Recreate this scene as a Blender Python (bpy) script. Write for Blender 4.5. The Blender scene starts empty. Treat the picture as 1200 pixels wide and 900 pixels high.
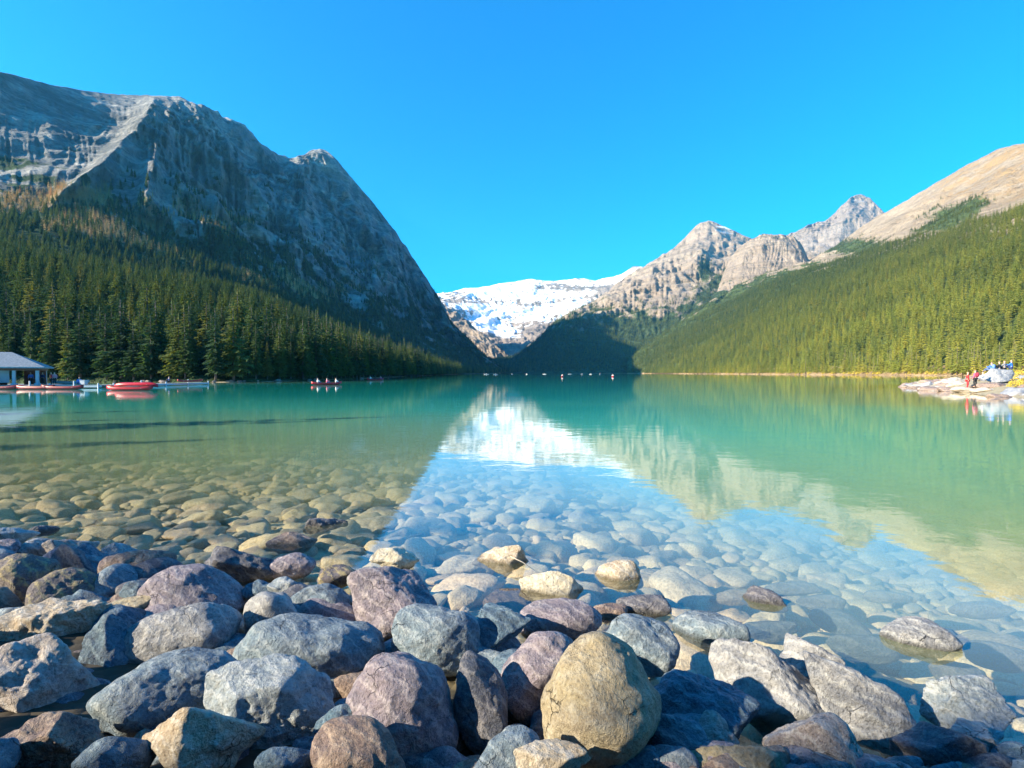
import bpy, bmesh, math, random
import numpy as np
from mathutils import Vector, Matrix, Euler
R = math.radians
random.seed(7)
rng = np.random.default_rng(11)
SC = bpy.context.scene
COL = SC.collection

# ---------------------------------------------------------------- camera, sky, sun, exposure
H = 2.0
F = 600.0
PITCH = math.atan(13 / 600)
cd = bpy.data.cameras.new('camera'); cam = bpy.data.objects.new('camera', cd); COL.objects.link(cam)
cam.location = (0, 0, H); cam.rotation_euler = (math.pi / 2 - PITCH, 0, 0)
cd.sensor_width = 36; cd.lens = 18; cd.clip_start = 0.05; cd.clip_end = 60000
SC.camera = cam
SUN_EL, SUN_H = R(24.5), (-0.930, -0.368)
sv = Vector((SUN_H[0], SUN_H[1], 0)).normalized() * math.cos(SUN_EL); sv.z = math.sin(SUN_EL)
sl = bpy.data.lights.new('sun', 'SUN'); sl.energy = 5.0; sl.angle = R(0.5); sl.color = (1.0, 0.87, 0.64)
so = bpy.data.objects.new('sun', sl); COL.objects.link(so)
so.rotation_euler = sv.to_track_quat('Z', 'Y').to_euler(); so.location = (0, 0, 100)
W = bpy.data.worlds.new('World'); SC.world = W; W.use_nodes = True
wn = W.node_tree; bg = wn.nodes['Background']
sky = wn.nodes.new('ShaderNodeTexSky'); sky.sky_type = 'NISHITA'; sky.sun_disc = False
sky.sun_elevation = SUN_EL; sky.sun_rotation = math.atan2(sv.x, sv.y)
sky.altitude = 1700; sky.air_density = 1.0; sky.dust_density = 0.3; sky.ozone_density = 3.0
tint = wn.nodes.new('ShaderNodeMix'); tint.data_type = 'RGBA'; tint.blend_type = 'MULTIPLY'; tint.inputs['Factor'].default_value = 1
tint.inputs[7].default_value = (0.02, 0.63, 0.96, 1)
wn.links.new(sky.outputs[0], tint.inputs[6]); wn.links.new(tint.outputs[2], bg.inputs[0])
bg.inputs[1].default_value = 0.13
SC.view_settings.view_transform = 'Standard'; SC.view_settings.look = 'None'
SC.view_settings.exposure = 1.72; SC.view_settings.gamma = 1.0
SC.render.engine = 'CYCLES'
SC.cycles.use_denoising = True
SC.cycles.max_bounces = 6; SC.cycles.diffuse_bounces = 2; SC.cycles.glossy_bounces = 3
SC.cycles.transparent_max_bounces = 12; SC.cycles.volume_bounces = 0
SC.cycles.sample_clamp_indirect = 6

cp, sp = math.cos(PITCH), math.sin(PITCH)
def ray(px, py):
    x = (px - 600) / F; y = (450 - py) / F
    return np.array([x, cp + y * sp, -sp + y * cp])
def at(px, py, Y):                       # world point on the pixel's ray at world depth Y
    d = ray(px, py); return np.array([0, 0, H]) + d * (Y / d[1])
def onz(px, py, z=0.0):                  # world point where the pixel's ray meets height z
    d = ray(px, py); return np.array([0, 0, H]) + d * ((z - H) / d[2])
def project(P):
    q = P - np.array([0, 0, H]); f = q[..., 1] * cp - q[..., 2] * sp; u = q[..., 1] * sp + q[..., 2] * cp
    return 600 + F * q[..., 0] / f, 450 - F * u / f

# ---------------------------------------------------------------- noise
def _h(ix, iy, iz, s):
    n = (ix.astype(np.int64) * 374761393 + iy.astype(np.int64) * 668265263 + iz.astype(np.int64) * 2147483647 + s * 974634777) & 0xffffffff
    n = ((n ^ (n >> 13)) * 1274126177) & 0xffffffff
    n = ((n ^ (n >> 15)) * 2246822519) & 0xffffffff
    return (n ^ (n >> 16)) & 0xffffffff
def noise(P, s=0):
    P = np.asarray(P, float); i = np.floor(P).astype(np.int64); f = P - i
    w = f * f * f * (f * (f * 6 - 15) + 10); out = 0
    for dx in (0, 1):
        for dy in (0, 1):
            for dz in (0, 1):
                h = _h(i[..., 0] + dx, i[..., 1] + dy, i[..., 2] + dz, s)
                gx = ((h & 255) / 127.5 - 1); gy = (((h >> 8) & 255) / 127.5 - 1); gz = (((h >> 16) & 255) / 127.5 - 1)
                v = gx * (f[..., 0] - dx) + gy * (f[..., 1] - dy) + gz * (f[..., 2] - dz)
                out = out + v * (w[..., 0] if dx else 1 - w[..., 0]) * (w[..., 1] if dy else 1 - w[..., 1]) * (w[..., 2] if dz else 1 - w[..., 2])
    return out * 1.3
def fbm(P, o=5, s=0, g=0.5, l=2.03):
    a, t = 1.0, 0
    P = np.asarray(P, float)
    for k in range(o): t = t + a * noise(P, s + k * 17); P = P * l; a *= g
    return t
def ridged(P, o=5, s=0, g=0.5, l=2.07):
    a, t = 1.0, 0
    P = np.asarray(P, float)
    for k in range(o): t = t + a * (1 - 2.2 * np.abs(noise(P, s + k * 13))); P = P * l; a *= g
    return t
def sstep(a, b, x):
    t = np.clip((x - a) / (b - a), 0, 1); return t * t * (3 - 2 * t)

# ---------------------------------------------------------------- object helpers
def link(o, parent=None):
    COL.objects.link(o)
    if parent is not None: o.parent = parent
    return o
def mesh_np(name, V, Fc, mat, parent=None, smooth=True, attrs=None):
    V = np.asarray(V, np.float32); me = bpy.data.meshes.new(name)
    Fc = np.asarray(Fc, np.int32); k = Fc.shape[1]
    me.vertices.add(len(V)); me.vertices.foreach_set('co', V.ravel())
    me.loops.add(Fc.size); me.loops.foreach_set('vertex_index', Fc.ravel())
    me.polygons.add(len(Fc)); me.polygons.foreach_set('loop_start', np.arange(0, Fc.size, k, dtype=np.int32))
    me.polygons.foreach_set('loop_total', np.full(len(Fc), k, np.int32))
    me.polygons.foreach_set('use_smooth', np.full(len(Fc), smooth, bool))
    for an, (ty, arr) in (attrs or {}).items():
        a = me.attributes.new(an, ty, 'POINT')
        a.data.foreach_set('color' if ty == 'FLOAT_COLOR' else 'value', np.asarray(arr, np.float32).ravel())
    me.update(calc_edges=True); me.materials.append(mat)
    return link(bpy.data.objects.new(name, me), parent)
def tag(o, label=None, cat=None, group=None, kind=None):
    if label: o['label'] = label
    if cat: o['category'] = cat
    if group: o['group'] = group
    if kind: o['kind'] = kind
    return o
def empty(name, loc, label, cat, group=None, rz=0.0):
    o = bpy.data.objects.new(name, None); link(o); o.location = loc; o.rotation_euler.z = rz; o.empty_display_size = .2
    return tag(o, label, cat, group)
def copy_tree(o, parent=None):
    c = o.copy(); COL.objects.link(c); c.parent = parent
    for ch in list(o.children): copy_tree(ch, c)
    return c

class MB:                                   # collects simple shapes, builds ONE mesh object
    def __init__(s): s.bm = bmesh.new()
    def box(s, c, d, rz=0, bev=0.0, m=None):
        r = bmesh.ops.create_cube(s.bm, size=1); M = Matrix.Translation(c) @ Matrix.Rotation(rz, 4, 'Z') @ Matrix.Diagonal((*d, 1))
        if m is not None: M = m @ M
        bmesh.ops.transform(s.bm, matrix=M, verts=r['verts'])
        if bev: bmesh.ops.bevel(s.bm, geom=list({e for v in r['verts'] for e in v.link_edges}), offset=bev, segments=2, affect='EDGES')
        return s
    def tube(s, pts, rad, n=8):
        rad = rad if hasattr(rad, '__len__') else [rad] * len(pts); rings = []
        for i, p in enumerate(pts):
            p = Vector(p); t = (Vector(pts[min(i + 1, len(pts) - 1)]) - Vector(pts[max(i - 1, 0)])).normalized()
            a = t.orthogonal().normalized(); b = t.cross(a)
            rings.append([s.bm.verts.new(p + (a * math.cos(q) + b * math.sin(q)) * rad[i]) for q in [2 * math.pi * k / n for k in range(n)]])
        for r0, r1 in zip(rings, rings[1:]):
            for k in range(n):
                best = [r0[k], r0[(k + 1) % n], r1[(k + 1) % n], r1[k]]; s.bm.faces.new(best)
        s.bm.faces.new(rings[0][::-1]); s.bm.faces.new(rings[-1]); return s
    def poly(s, vs, fs):
        vv = [s.bm.verts.new(v) for v in vs]
        for f in fs: s.bm.faces.new([vv[i] for i in f])
        return s
    def build(s, name, mat, parent=None, smooth=False):
        bmesh.ops.recalc_face_normals(s.bm, faces=s.bm.faces[:])
        me = bpy.data.meshes.new(name); s.bm.to_mesh(me); s.bm.free(); me.materials.append(mat)
        if smooth: me.polygons.foreach_set('use_smooth', [True] * len(me.polygons))
        return link(bpy.data.objects.new(name, me), parent)

# ---------------------------------------------------------------- material helpers
class NT:
    def __init__(s, name):
        s.m = bpy.data.materials.new(name); s.m.use_nodes = True; s.t = s.m.node_tree; s.t.nodes.clear()
        s.out = s.n('ShaderNodeOutputMaterial')
    def n(s, ty, ins=None, **kw):
        x = s.t.nodes.new(ty)
        for k, v in kw.items(): setattr(x, k, v)
        for k, v in (ins or {}).items(): s.set(x.inputs[k], v)
        return x
    def set(s, sock, v):
        if isinstance(v, bpy.types.NodeSocket): s.t.links.new(v, sock)
        elif isinstance(v, bpy.types.Node): s.t.links.new(v.outputs[0], sock)
        else:
            if sock.type == 'RGBA' and len(v) == 3: v = (*v, 1)
            sock.default_value = v
    def noise(s, vec, sc, det=6, rough=.55, dist=0.0):
        return s.n('ShaderNodeTexNoise', {'Vector': vec, 'Scale': sc, 'Detail': det, 'Roughness': rough, 'Distortion': dist}).outputs[0]
    def ramp(s, f, stops):
        r = s.n('ShaderNodeValToRGB', {'Fac': f}); e = r.color_ramp.elements
        while len(e) < len(stops): e.new(.5)
        for el, (p, c) in zip(e, stops): el.position = p; el.color = (*c, 1) if hasattr(c, '__len__') else (c, c, c, 1)
        return r.outputs[0]
    def mix(s, f, a, b, mode='MIX'):
        x = s.n('ShaderNodeMix', data_type='RGBA', blend_type=mode); s.set(x.inputs[0], f); s.set(x.inputs[6], a); s.set(x.inputs[7], b); return x.outputs[2]
    def math(s, op, a, b=0.0, c=0.0):
        x = s.n('ShaderNodeMath', operation=op)
        s.set(x.inputs[0], a); s.set(x.inputs[1], b); s.set(x.inputs[2], c); return x.outputs[0]
    def rng(s, v, a, b, c=0.0, d=1.0):
        return s.n('ShaderNodeMapRange', {0: v, 1: a, 2: b, 3: c, 4: d}).outputs[0]
    def attr(s, name, kind='GEOMETRY'): return s.n('ShaderNodeAttribute', attribute_name=name, attribute_type=kind)
    def bump(s, h, st, dist, nrm=None):
        x = s.n('ShaderNodeBump', {'Height': h, 'Strength': st, 'Distance': dist})
        if nrm is not None: s.set(x.inputs['Normal'], nrm)
        return x.outputs[0]
    def bsdf(s, col, rough=.8, nrm=None, **kw):
        x = s.n('ShaderNodeBsdfPrincipled', {'Base Color': col, 'Roughness': rough, **{k.replace('_', ' '): v for k, v in kw.items()}})
        if nrm is not None: s.set(x.inputs['Normal'], nrm)
        s.set(s.out.inputs[0], x.outputs[0]); return s.m
def flat(name, col, rough=.6, var=.12, sc=6, bump=.15, **kw):
    t = NT(name); co = t.n('ShaderNodeTexCoord').outputs['Object']; n = t.noise(co, sc, 6)
    c = t.mix(t.rng(n, .3, .7), tuple(x * (1 - var) for x in col), tuple(min(1, x * (1 + var)) for x in col))
    return t.bsdf(c, rough, t.bump(n, bump, .02), **kw)

# ---- boulders
def rock_mat(name, c1, c2, c3, vein=.25, rough=.62, fine=1.0):
    t = NT(name); tc = t.n('ShaderNodeTexCoord').outputs['Object']; rd = t.n('ShaderNodeObjectInfo').outputs['Random']
    off = t.n('ShaderNodeVectorMath', {0: (37., 91., 53.), 3: rd}, operation='SCALE').outputs[0]
    co = t.n('ShaderNodeVectorMath', {0: tc, 1: off}, operation='ADD').outputs[0]
    big = t.noise(co, 3.2, 5, .6, .6); mid = t.noise(co, 11, 8, .66, .4); fin = t.noise(co, 60, 6, .7); spk = t.noise(co, 170, 3, .6)
    c = t.mix(t.rng(big, .42, .60), c1, c2)
    c = t.mix(t.math('MULTIPLY', t.rng(mid, .50, .68), .75), c, c3)
    # pale mineral crust and dark pits
    c = t.mix(t.math('MULTIPLY', t.rng(fin, .52, .72), .55), c, tuple(min(.8, x * 1.6 + .08) for x in c1))
    c = t.mix(t.math('MULTIPLY', t.rng(fin, .46, .34), .65), c, tuple(x * .28 for x in c2))
    c = t.mix(t.math('MULTIPLY', t.rng(spk, .60, .70), .35), c, (.62, .60, .56))
    # strata bands and cracks
    wv = t.n('ShaderNodeTexWave', {'Vector': co, 'Scale': 4.5, 'Distortion': 7.0, 'Detail': 5.0, 'Detail Scale': 1.6, 'Detail Roughness': .65}, wave_type='BANDS', bands_direction='DIAGONAL').outputs[1]
    c = t.mix(t.math('MULTIPLY', t.rng(wv, .80, 1.0), vein), c, tuple(min(.8, x * 1.7 + .05) for x in c3))
    wco = t.n('ShaderNodeVectorMath', {0: co, 1: t.n('ShaderNodeVectorMath', {0: t.n('ShaderNodeTexNoise', {'Vector': co, 'Scale': 6.0, 'Detail': 5.0}).outputs[1], 3: .22}, operation='SCALE').outputs[0]}, operation='ADD').outputs[0]
    vo = t.n('ShaderNodeTexVoronoi', {'Vector': wco, 'Scale': 5.5}, feature='DISTANCE_TO_EDGE').outputs[0]
    gate = t.rng(t.noise(co, 3.5, 2), .55, .66)
    crack = t.math('MULTIPLY', t.rng(vo, .018, .0), gate)
    c = t.mix(t.math('MULTIPLY', crack, .75), c, tuple(x * .2 for x in c2))
    # wet, algae-dark band at the waterline
    gz = t.n('ShaderNodeSeparateXYZ', {0: t.n('ShaderNodeNewGeometry').outputs['Position']}).outputs[2]
    wet = t.rng(t.math('ADD', gz, t.math('MULTIPLY', t.math('SUBTRACT', mid, .5), .05)), .045, .01)
    c = t.mix(t.math('MULTIPLY', wet, .62), c, (.035, .032, .022))
    rg = t.rng(wet, 0, 1, rough, .3)
    hh = t.math('ADD', t.math('MULTIPLY', mid, 1.0), t.math('ADD', t.math('MULTIPLY', fin, .42), t.math('MULTIPLY', spk, .12)))
    hh = t.math('SUBTRACT', hh, t.math('MULTIPLY', crack, .45))
    hh = t.math('ADD', hh, t.math('MULTIPLY', wv, .10))
    return t.bsdf(c, rg, t.bump(hh, min(1, .95 * fine), .048), Specular_IOR_Level=.4)
RM = dict(
    blue=rock_mat('stone_blue', (.18, .24, .29), (.11, .155, .21), (.35, .38, .39)),
    pale=rock_mat('stone_pale_blue', (.32, .36, .39), (.21, .26, .31), (.48, .48, .46)),
    purple=rock_mat('stone_purple', (.24, .20, .235), (.145, .13, .17), (.42, .37, .37)),
    grey=rock_mat('stone_grey', (.30, .30, .31), (.18, .19, .22), (.46, .44, .42)),
    ochre=rock_mat('stone_ochre', (.38, .31, .19), (.28, .23, .16), (.46, .42, .34), vein=.1),
    tan=rock_mat('stone_tan', (.50, .42, .32), (.38, .29, .20), (.62, .57, .50)),
    dark=rock_mat('stone_dark', (.11, .11, .14), (.06, .07, .10), (.25, .23, .22)),
    brown=rock_mat('stone_brown', (.26, .18, .14), (.15, .11, .11), (.42, .32, .24)),
    pink=rock_mat('stone_pinkish', (.44, .38, .34), (.28, .24, .24), (.58, .53, .48)),
    cream=rock_mat('stone_cream', (.60, .53, .40), (.46, .40, .30), (.72, .68, .58), vein=.1),
    slate=rock_mat('stone_slate', (.10, .17, .23), (.05, .09, .14), (.22, .28, .32)),
    dark_ochre=rock_mat('stone_dark_ochre', (.16, .13, .12), (.10, .09, .11), (.46, .36, .12)),  # dark stone with yellow-ochre blotches
)
def sub_mat():
    t = NT('stone_lake_bed'); tc = t.n('ShaderNodeTexCoord').outputs['Object']; rd = t.n('ShaderNodeObjectInfo').outputs['Random']
    off = t.n('ShaderNodeVectorMath', {0: (37., 91., 53.), 3: rd}, operation='SCALE').outputs[0]
    co = t.n('ShaderNodeVectorMath', {0: tc, 1: off}, operation='ADD').outputs[0]
    base = t.ramp(rd, [(0, (.62, .47, .24)), (.25, (.50, .41, .26)), (.45, (.68, .54, .32)), (.6, (.30, .23, .16)), (.8, (.62, .44, .28)), (1, (.44, .38, .28))])
    n = t.noise(co, 14, 7, .65, .3)
    c = t.mix(t.rng(n, .35, .65), t.mix(.55, base, (.12, .10, .06)), t.mix(.35, base, (.66, .60, .46)))
    return t.bsdf(c, .8, t.bump(n, .7, .02))
M_SUB = sub_mat()

_ico = {}
def ico(n):
    if n not in _ico:
        bm = bmesh.new(); bmesh.ops.create_icosphere(bm, subdivisions=n, radius=1)
        _ico[n] = (np.array([v.co[:] for v in bm.verts]), np.array([[v.index for v in f.verts] for f in bm.faces])); bm.free()
    return _ico[n]
def rock_shape(n, seed, q=9, planes=14, jit=.22):
    D, Fc = ico(n); D = D / np.linalg.norm(D, axis=1, keepdims=True)
    r_ = np.random.default_rng(seed)
    k = np.arange(planes) + .5; ph = np.arccos(1 - 2 * k / planes); th = math.pi * (1 + 5 ** .5) * k + r_.uniform(0, 6)
    p = np.stack([np.cos(th) * np.sin(ph), np.sin(th) * np.sin(ph), np.cos(ph)], 1) + r_.normal(0, .28, (planes, 3))
    p /= np.linalg.norm(p, axis=1, keepdims=True)
    d = r_.uniform(1 - jit, 1 + jit * .4, planes)
    s = np.maximum(D @ p.T, 0) / d
    r = (s ** q).sum(1) ** (-1 / q)
    V = D * r[:, None]
    V += D * (fbm(D * 1.3 + seed, 2, seed) * .10)[:, None]
    V = (V - (V.max(0) + V.min(0)) / 2) / ((V.max(0) - V.min(0)) / 2)
    return V, Fc, D
def rock_detail(V, D, seed, size, rough=1.0):
    Q = V / size
    a = fbm(Q * 2.2 + seed, 5, seed + 5, .55) * .050 + (ridged(Q * 1.5 + seed * 3, 4, seed + 9, .55) - 1) * .022
    st = noise(np.stack([Q[:, 0] * 1.2, Q[:, 1] * 1.2, Q[:, 2] * 9 + Q[:, 0] * 3], 1), seed + 3) * .014
    pits = -np.clip(noise(Q * 5 + 7, seed + 31) - .32, 0, 1) * .05
    a = a + fbm(Q * 9 + seed, 3, seed + 61, .6) * .011
    return V + D * ((a + st + pits) * size * rough)[:, None]

def boulder(name, px, py, w, h, rot, shape, mat, label, zc=None, seed=0, group=None, depth=.85, n=5, cat='boulder'):
    if zc is None: zc = float(np.interp(py, [620, 700, 800, 900], [.06, .12, .25, .36]))
    P = onz(px, py, zc); d = P - np.array([0, 0, H]); D = np.linalg.norm(d); d /= D
    r = np.cross(d, [0, 0, 1]); r /= np.linalg.norm(r); u = np.cross(r, d)
    e = .01
    p0 = np.array(project(P)); J = np.stack([(np.array(project(P + r * e)) - p0) / e, (np.array(project(P + u * e)) - p0) / e], 1)
    Ji = np.linalg.inv(J); th = R(rot)
    A = Ji @ (np.array([math.cos(th), -math.sin(th)]) * w / 2); B = Ji @ (np.array([-math.sin(th), -math.cos(th)]) * h / 2)
    a3 = r * A[0] + u * A[1]; b3 = r * B[0] + u * B[1]; la, lb = np.linalg.norm(a3), np.linalg.norm(b3)
    c3 = d * min(la, lb) * depth * 1.05
    q, pl, jit = {'round': (6, 16, .16), 'block': (16, 11, .26), 'angular': (34, 10, .34)}[shape]
    V, Fc, Dn = rock_shape(n, seed, q, pl, jit)
    M = np.stack([a3, b3, c3], 0)
    V = V @ M; Nn = (Dn / np.array([la, lb, np.linalg.norm(c3)])) @ (M / np.linalg.norm(M, axis=1, keepdims=True)); Nn /= np.linalg.norm(Nn, axis=1, keepdims=True)
    V = rock_detail(V, Nn, seed, (la + lb) / 2, {'round': .62, 'block': 1.0, 'angular': 1.4}[shape])
    o = mesh_np(name, V, Fc, RM[mat]); o.location = P
    return tag(o, label, cat, group)

# ---------------------------------------------------------------- lake outline
g = lambda px, py: tuple(onz(px, py)[:2])
near = [(-140, 95), (-105, 60), (-75, 34), (-48, 16), (-30, 10), (-15, 8)] + [g(0, 630), g(150, 652), g(300, 668), g(420, 705), g(520, 730), g(620, 738), g(720, 765), g(800, 860), g(900, 930), g(1200, 1010)] + \
       [(8, .8), (16, 2), (28, 9), (35, 22), (39.5, 38.5), (41.5, 44), (47, 56), (59, 77), (68, 80), (85, 84), (130, 88), (200, 110)]
RS = [(1900, 120), (1400, 220), (1200, 310), (1100, 380), (1050, 425), (1000, 480), (950, 560), (900, 680), (850, 850), (800, 1100), (755, 1500), (740, 1750), (700, 1930), (650, 2000), (612, 2030)]
LS = [(600, 2010), (590, 1900), (560, 1250), (540, 820), (510, 460), (480, 275), (420, 178), (360, 132), (300, 114), (240, 107), (100, 110), (0, 113), (-150, 112)]
lake = near + [((p - 600) / 600 * y, y) for p, y in RS[2:]] + [((p - 600) / 600 * y, y) for p, y in LS]
LK = np.array(lake)
def lake_sd(X, Y):                         # > 0 inside the lake, metres to the shore
    P = np.stack([X, Y], -1); best = np.full(X.shape, 1e12); ins = np.zeros(X.shape, bool)
    for i in range(len(LK)):
        a, b = LK[i], LK[(i + 1) % len(LK)]; ab = b - a
        t = np.clip(((P - a) @ ab) / (ab @ ab), 0, 1); dd = ((P - a - t[..., None] * ab) ** 2).sum(-1); best = np.minimum(best, dd)
        c = ((a[1] > Y) != (b[1] > Y)); xi = a[0] + (Y - a[1]) * ab[0] / (ab[1] if ab[1] else 1e-9); ins ^= c & (X < xi)
    return np.where(ins, 1, -1) * np.sqrt(best)
def bed_z(sd, X, Y):
    water = -np.interp(sd, [0, 1, 2.5, 5, 8, 14, 30, 80], [.10, .26, .46, .78, 1.08, 1.65, 3.3, 15]) * (1 + .4 * sstep(.3, 3, np.asarray(X)) * (np.asarray(Y) < 30))
    cap = np.where(Y > 100, .25, 1.3)
    land = np.minimum(np.interp(-sd, [0, 1, 3, 8, 30], [-.10, .03, .40, 1.0, 1.6]), cap)
    return np.where(sd > 0, water, land)
def spaced(n, a, ext, c): return c + np.sinh(np.linspace(-1, 1, n) * a) / math.sinh(a) * ext
def grid_faces(nv, nu):
    i = np.arange(nv * nu).reshape(nv, nu)
    return np.stack([i[:-1, :-1], i[:-1, 1:], i[1:, 1:], i[1:, :-1]], -1).reshape(-1, 4)

t = NT('lake_bed_gravel'); co = t.n('ShaderNodeTexCoord').outputs['Object']
vo = t.n('ShaderNodeTexVoronoi', {'Vector': co, 'Scale': 9.0}); n1 = t.noise(co, 2.5, 8)
c = t.mix(t.n('ShaderNodeSeparateColor', {0: vo.outputs['Color']}).outputs[0], (.34, .27, .16), (.22, .19, .13)); c = t.mix(t.rng(n1, .35, .65), c, (.42, .35, .22))
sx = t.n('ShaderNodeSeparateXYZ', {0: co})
c = t.mix(t.math('MULTIPLY', t.rng(sx.outputs[2], -.06, .0), t.rng(sx.outputs[1], 30, 20)), c, t.mix(1, c, (.12, .11, .11), 'MULTIPLY'))  # wet soil on the near bank, gap shade put into its colour too
M_BED = t.bsdf(c, .9, t.bump(t.math('SUBTRACT', n1, vo.outputs[0]), .6, .05))
gx = spaced(360, 8.5, 9000, 0); gy = spaced(360, 8.5, 9000, 7); X, Y = np.meshgrid(gx, gy)
sd = lake_sd(X, Y); Z = bed_z(sd, X, Y); Z += np.where(np.hypot(X, Y) < 400, fbm(np.stack([X * .7, Y * .7, X * 0], -1), 3, 3) * .06, 0)
spit = np.exp(-(((X - 58) / 16) ** 2 + ((Y - 62) / 15) ** 2)) * (sd < 0)
Z += spit * 0.5 * np.clip(-sd / 3, 0, 1)
Z = np.where(np.hypot(X, Y) > 2500, -30, Z)
tag(mesh_np('ground', np.stack([X, Y, Z], -1).reshape(-1, 3), grid_faces(360, 360), M_BED), kind='structure')

# water
t = NT('lake_water'); co = t.n('ShaderNodeTexCoord').outputs['Object']
mp = t.n('ShaderNodeMapping', {'Vector': co, 'Scale': (1, 1.5, 1)}).outputs[0]
w1 = t.noise(mp, .7, 3, .5, .3); w2 = t.noise(mp, 3.0, 4, .55, .5); w3 = t.noise(mp, .06, 3)
calm = t.rng(w3, .35, .65, .4, 1.0)
hgt = t.math('MULTIPLY', t.math('ADD', w1, t.math('MULTIPLY', w2, .22)), calm)
nrm = t.bump(hgt, .2, .04)
tb = t.attr('turbid').outputs['Fac']; dp = t.attr('deep').outputs['Fac']
body = t.ramp(dp, [(0, (.54, .52, .24)), (.16, (.48, .54, .27)), (.38, (.30, .55, .32)), (.7, (.08, .58, .42)), (1, (.012, .44, .36))])
df = t.n('ShaderNodeBsdfDiffuse', {'Color': body}); tr = t.n('ShaderNodeBsdfTransparent', {'Color': t.ramp(dp, [(0, (.99, .99, .96)), (.3, (.93, .98, .93)), (1, (.5, .9, .9))])})
m1 = t.n('ShaderNodeMixShader', {0: tb, 1: tr.outputs[0], 2: df.outputs[0]})
gl = t.n('ShaderNodeBsdfGlossy', {'Color': (1, 1, 1), 'Roughness': .02, 'Normal': nrm})
inc = t.n('ShaderNodeNewGeometry').outputs['Incoming']; dt = t.n('ShaderNodeVectorMath', {0: inc, 1: nrm}, operation='DOT_PRODUCT').outputs['Value']
fr = t.math('ADD', .035, t.math('MULTIPLY', .965, t.math('POWER', t.math('SUBTRACT', 1.0, t.math('MINIMUM', t.math('ABSOLUTE', dt), 1.0)), 4.0)))
m2 = t.n('ShaderNodeMixShader', {0: fr, 1: m1.outputs[0], 2: gl.outputs[0]}); t.set(t.out.inputs[0], m2.outputs[0])
M_WATER = t.m
wx = spaced(260, 7.0, 2600, 0); wy = np.concatenate([np.linspace(-1.5, 22, 150), 22 + (np.linspace(0, 1, 80)[1:] ** 2.5) * 2300]); X, Y = np.meshgrid(wx, wy); sd = lake_sd(X, Y)
depth = np.where(sd > 0, -bed_z(sd, X, Y), 0)
turb = 1 - np.exp(-(np.maximum(depth - .22, 0) * .92) ** 1.2); turb = np.clip(turb, 0, .985)
deep = np.interp(depth, [0, .3, .8, 1.5, 2.6, 4.5], [0, .08, .24, .45, .75, 1])
tag(mesh_np('lake_water', np.stack([X, Y, X * 0], -1).reshape(-1, 3), grid_faces(len(wy), 260), M_WATER, attrs={'turbid': ('FLOAT', turb), 'deep': ('FLOAT', deep)}), kind='structure')

# ---------------------------------------------------------------- mountains
def mountain_mat(name, rockA, rockB, rockC, forest=(.035, .06, .022), strata=1.0, sc=1.0):
    t = NT(name); co = t.n('ShaderNodeTexCoord').outputs['Object']; a = t.attr('mask')
    sx = t.n('ShaderNodeSeparateColor', {0: a.outputs['Color']}); fo, sn, ta = sx.outputs[0], sx.outputs[1], sx.outputs[2]
    big = t.noise(co, .004 * sc, 8, .6, .5); mid = t.noise(co, .02 * sc, 8, .68); fin = t.noise(co, .09 * sc, 6, .7)
    z = t.n('ShaderNodeMapping', {'Vector': co, 'Scale': (.0025 * sc, .0025 * sc, .035 * sc), 'Rotation': (R(5), R(-4), 0)}).outputs[0]
    st = t.noise(z, 1.0, 7, .7, .8)
    c = t.mix(t.rng(big, .4, .62), rockA, rockB); c = t.mix(t.rng(mid, .45, .68), c, rockC)
    c = t.mix(t.math('MULTIPLY', t.rng(st, .52, .62), .55 * strata), c, tuple(x * .5 for x in rockA))
    c = t.mix(t.math('MULTIPLY', t.rng(st, .46, .38), .5 * strata), c, tuple(min(.8, x * 1.5) for x in rockC))
    c = t.mix(t.math('MULTIPLY', t.rng(fin, .55, .35), .5), c, tuple(x * .4 for x in rockB))
    tan = t.mix(t.rng(fin, .4, .6), (.50, .30, .12), (.36, .26, .14))
    c = t.mix(ta, c, tan)
    fcol = t.mix(t.rng(fin, .35, .65), tuple(x * .5 for x in forest), tuple(x * 1.6 for x in forest))
    c = t.mix(t.rng(t.math('ADD', fo, t.math('MULTIPLY', t.math('SUBTRACT', fin, .5), .9)), .40, .60), c, fcol)
    snm = t.rng(t.math('ADD', sn, t.math('MULTIPLY', t.math('SUBTRACT', st, .5), 1.3)), .42, .56)
    c = t.mix(snm, c, (.86, .88, .92))
    hh = t.math('ADD', t.math('ADD', mid, t.math('MULTIPLY', fin, .35)), t.math('MULTIPLY', st, .8 * strata))
    bs = t.rng(snm, 0, 1, 1.0, .25)
    return t.bsdf(c, .92, t.bump(hh, bs, 26 / sc), Specular_IOR_Level=.15)

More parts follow.
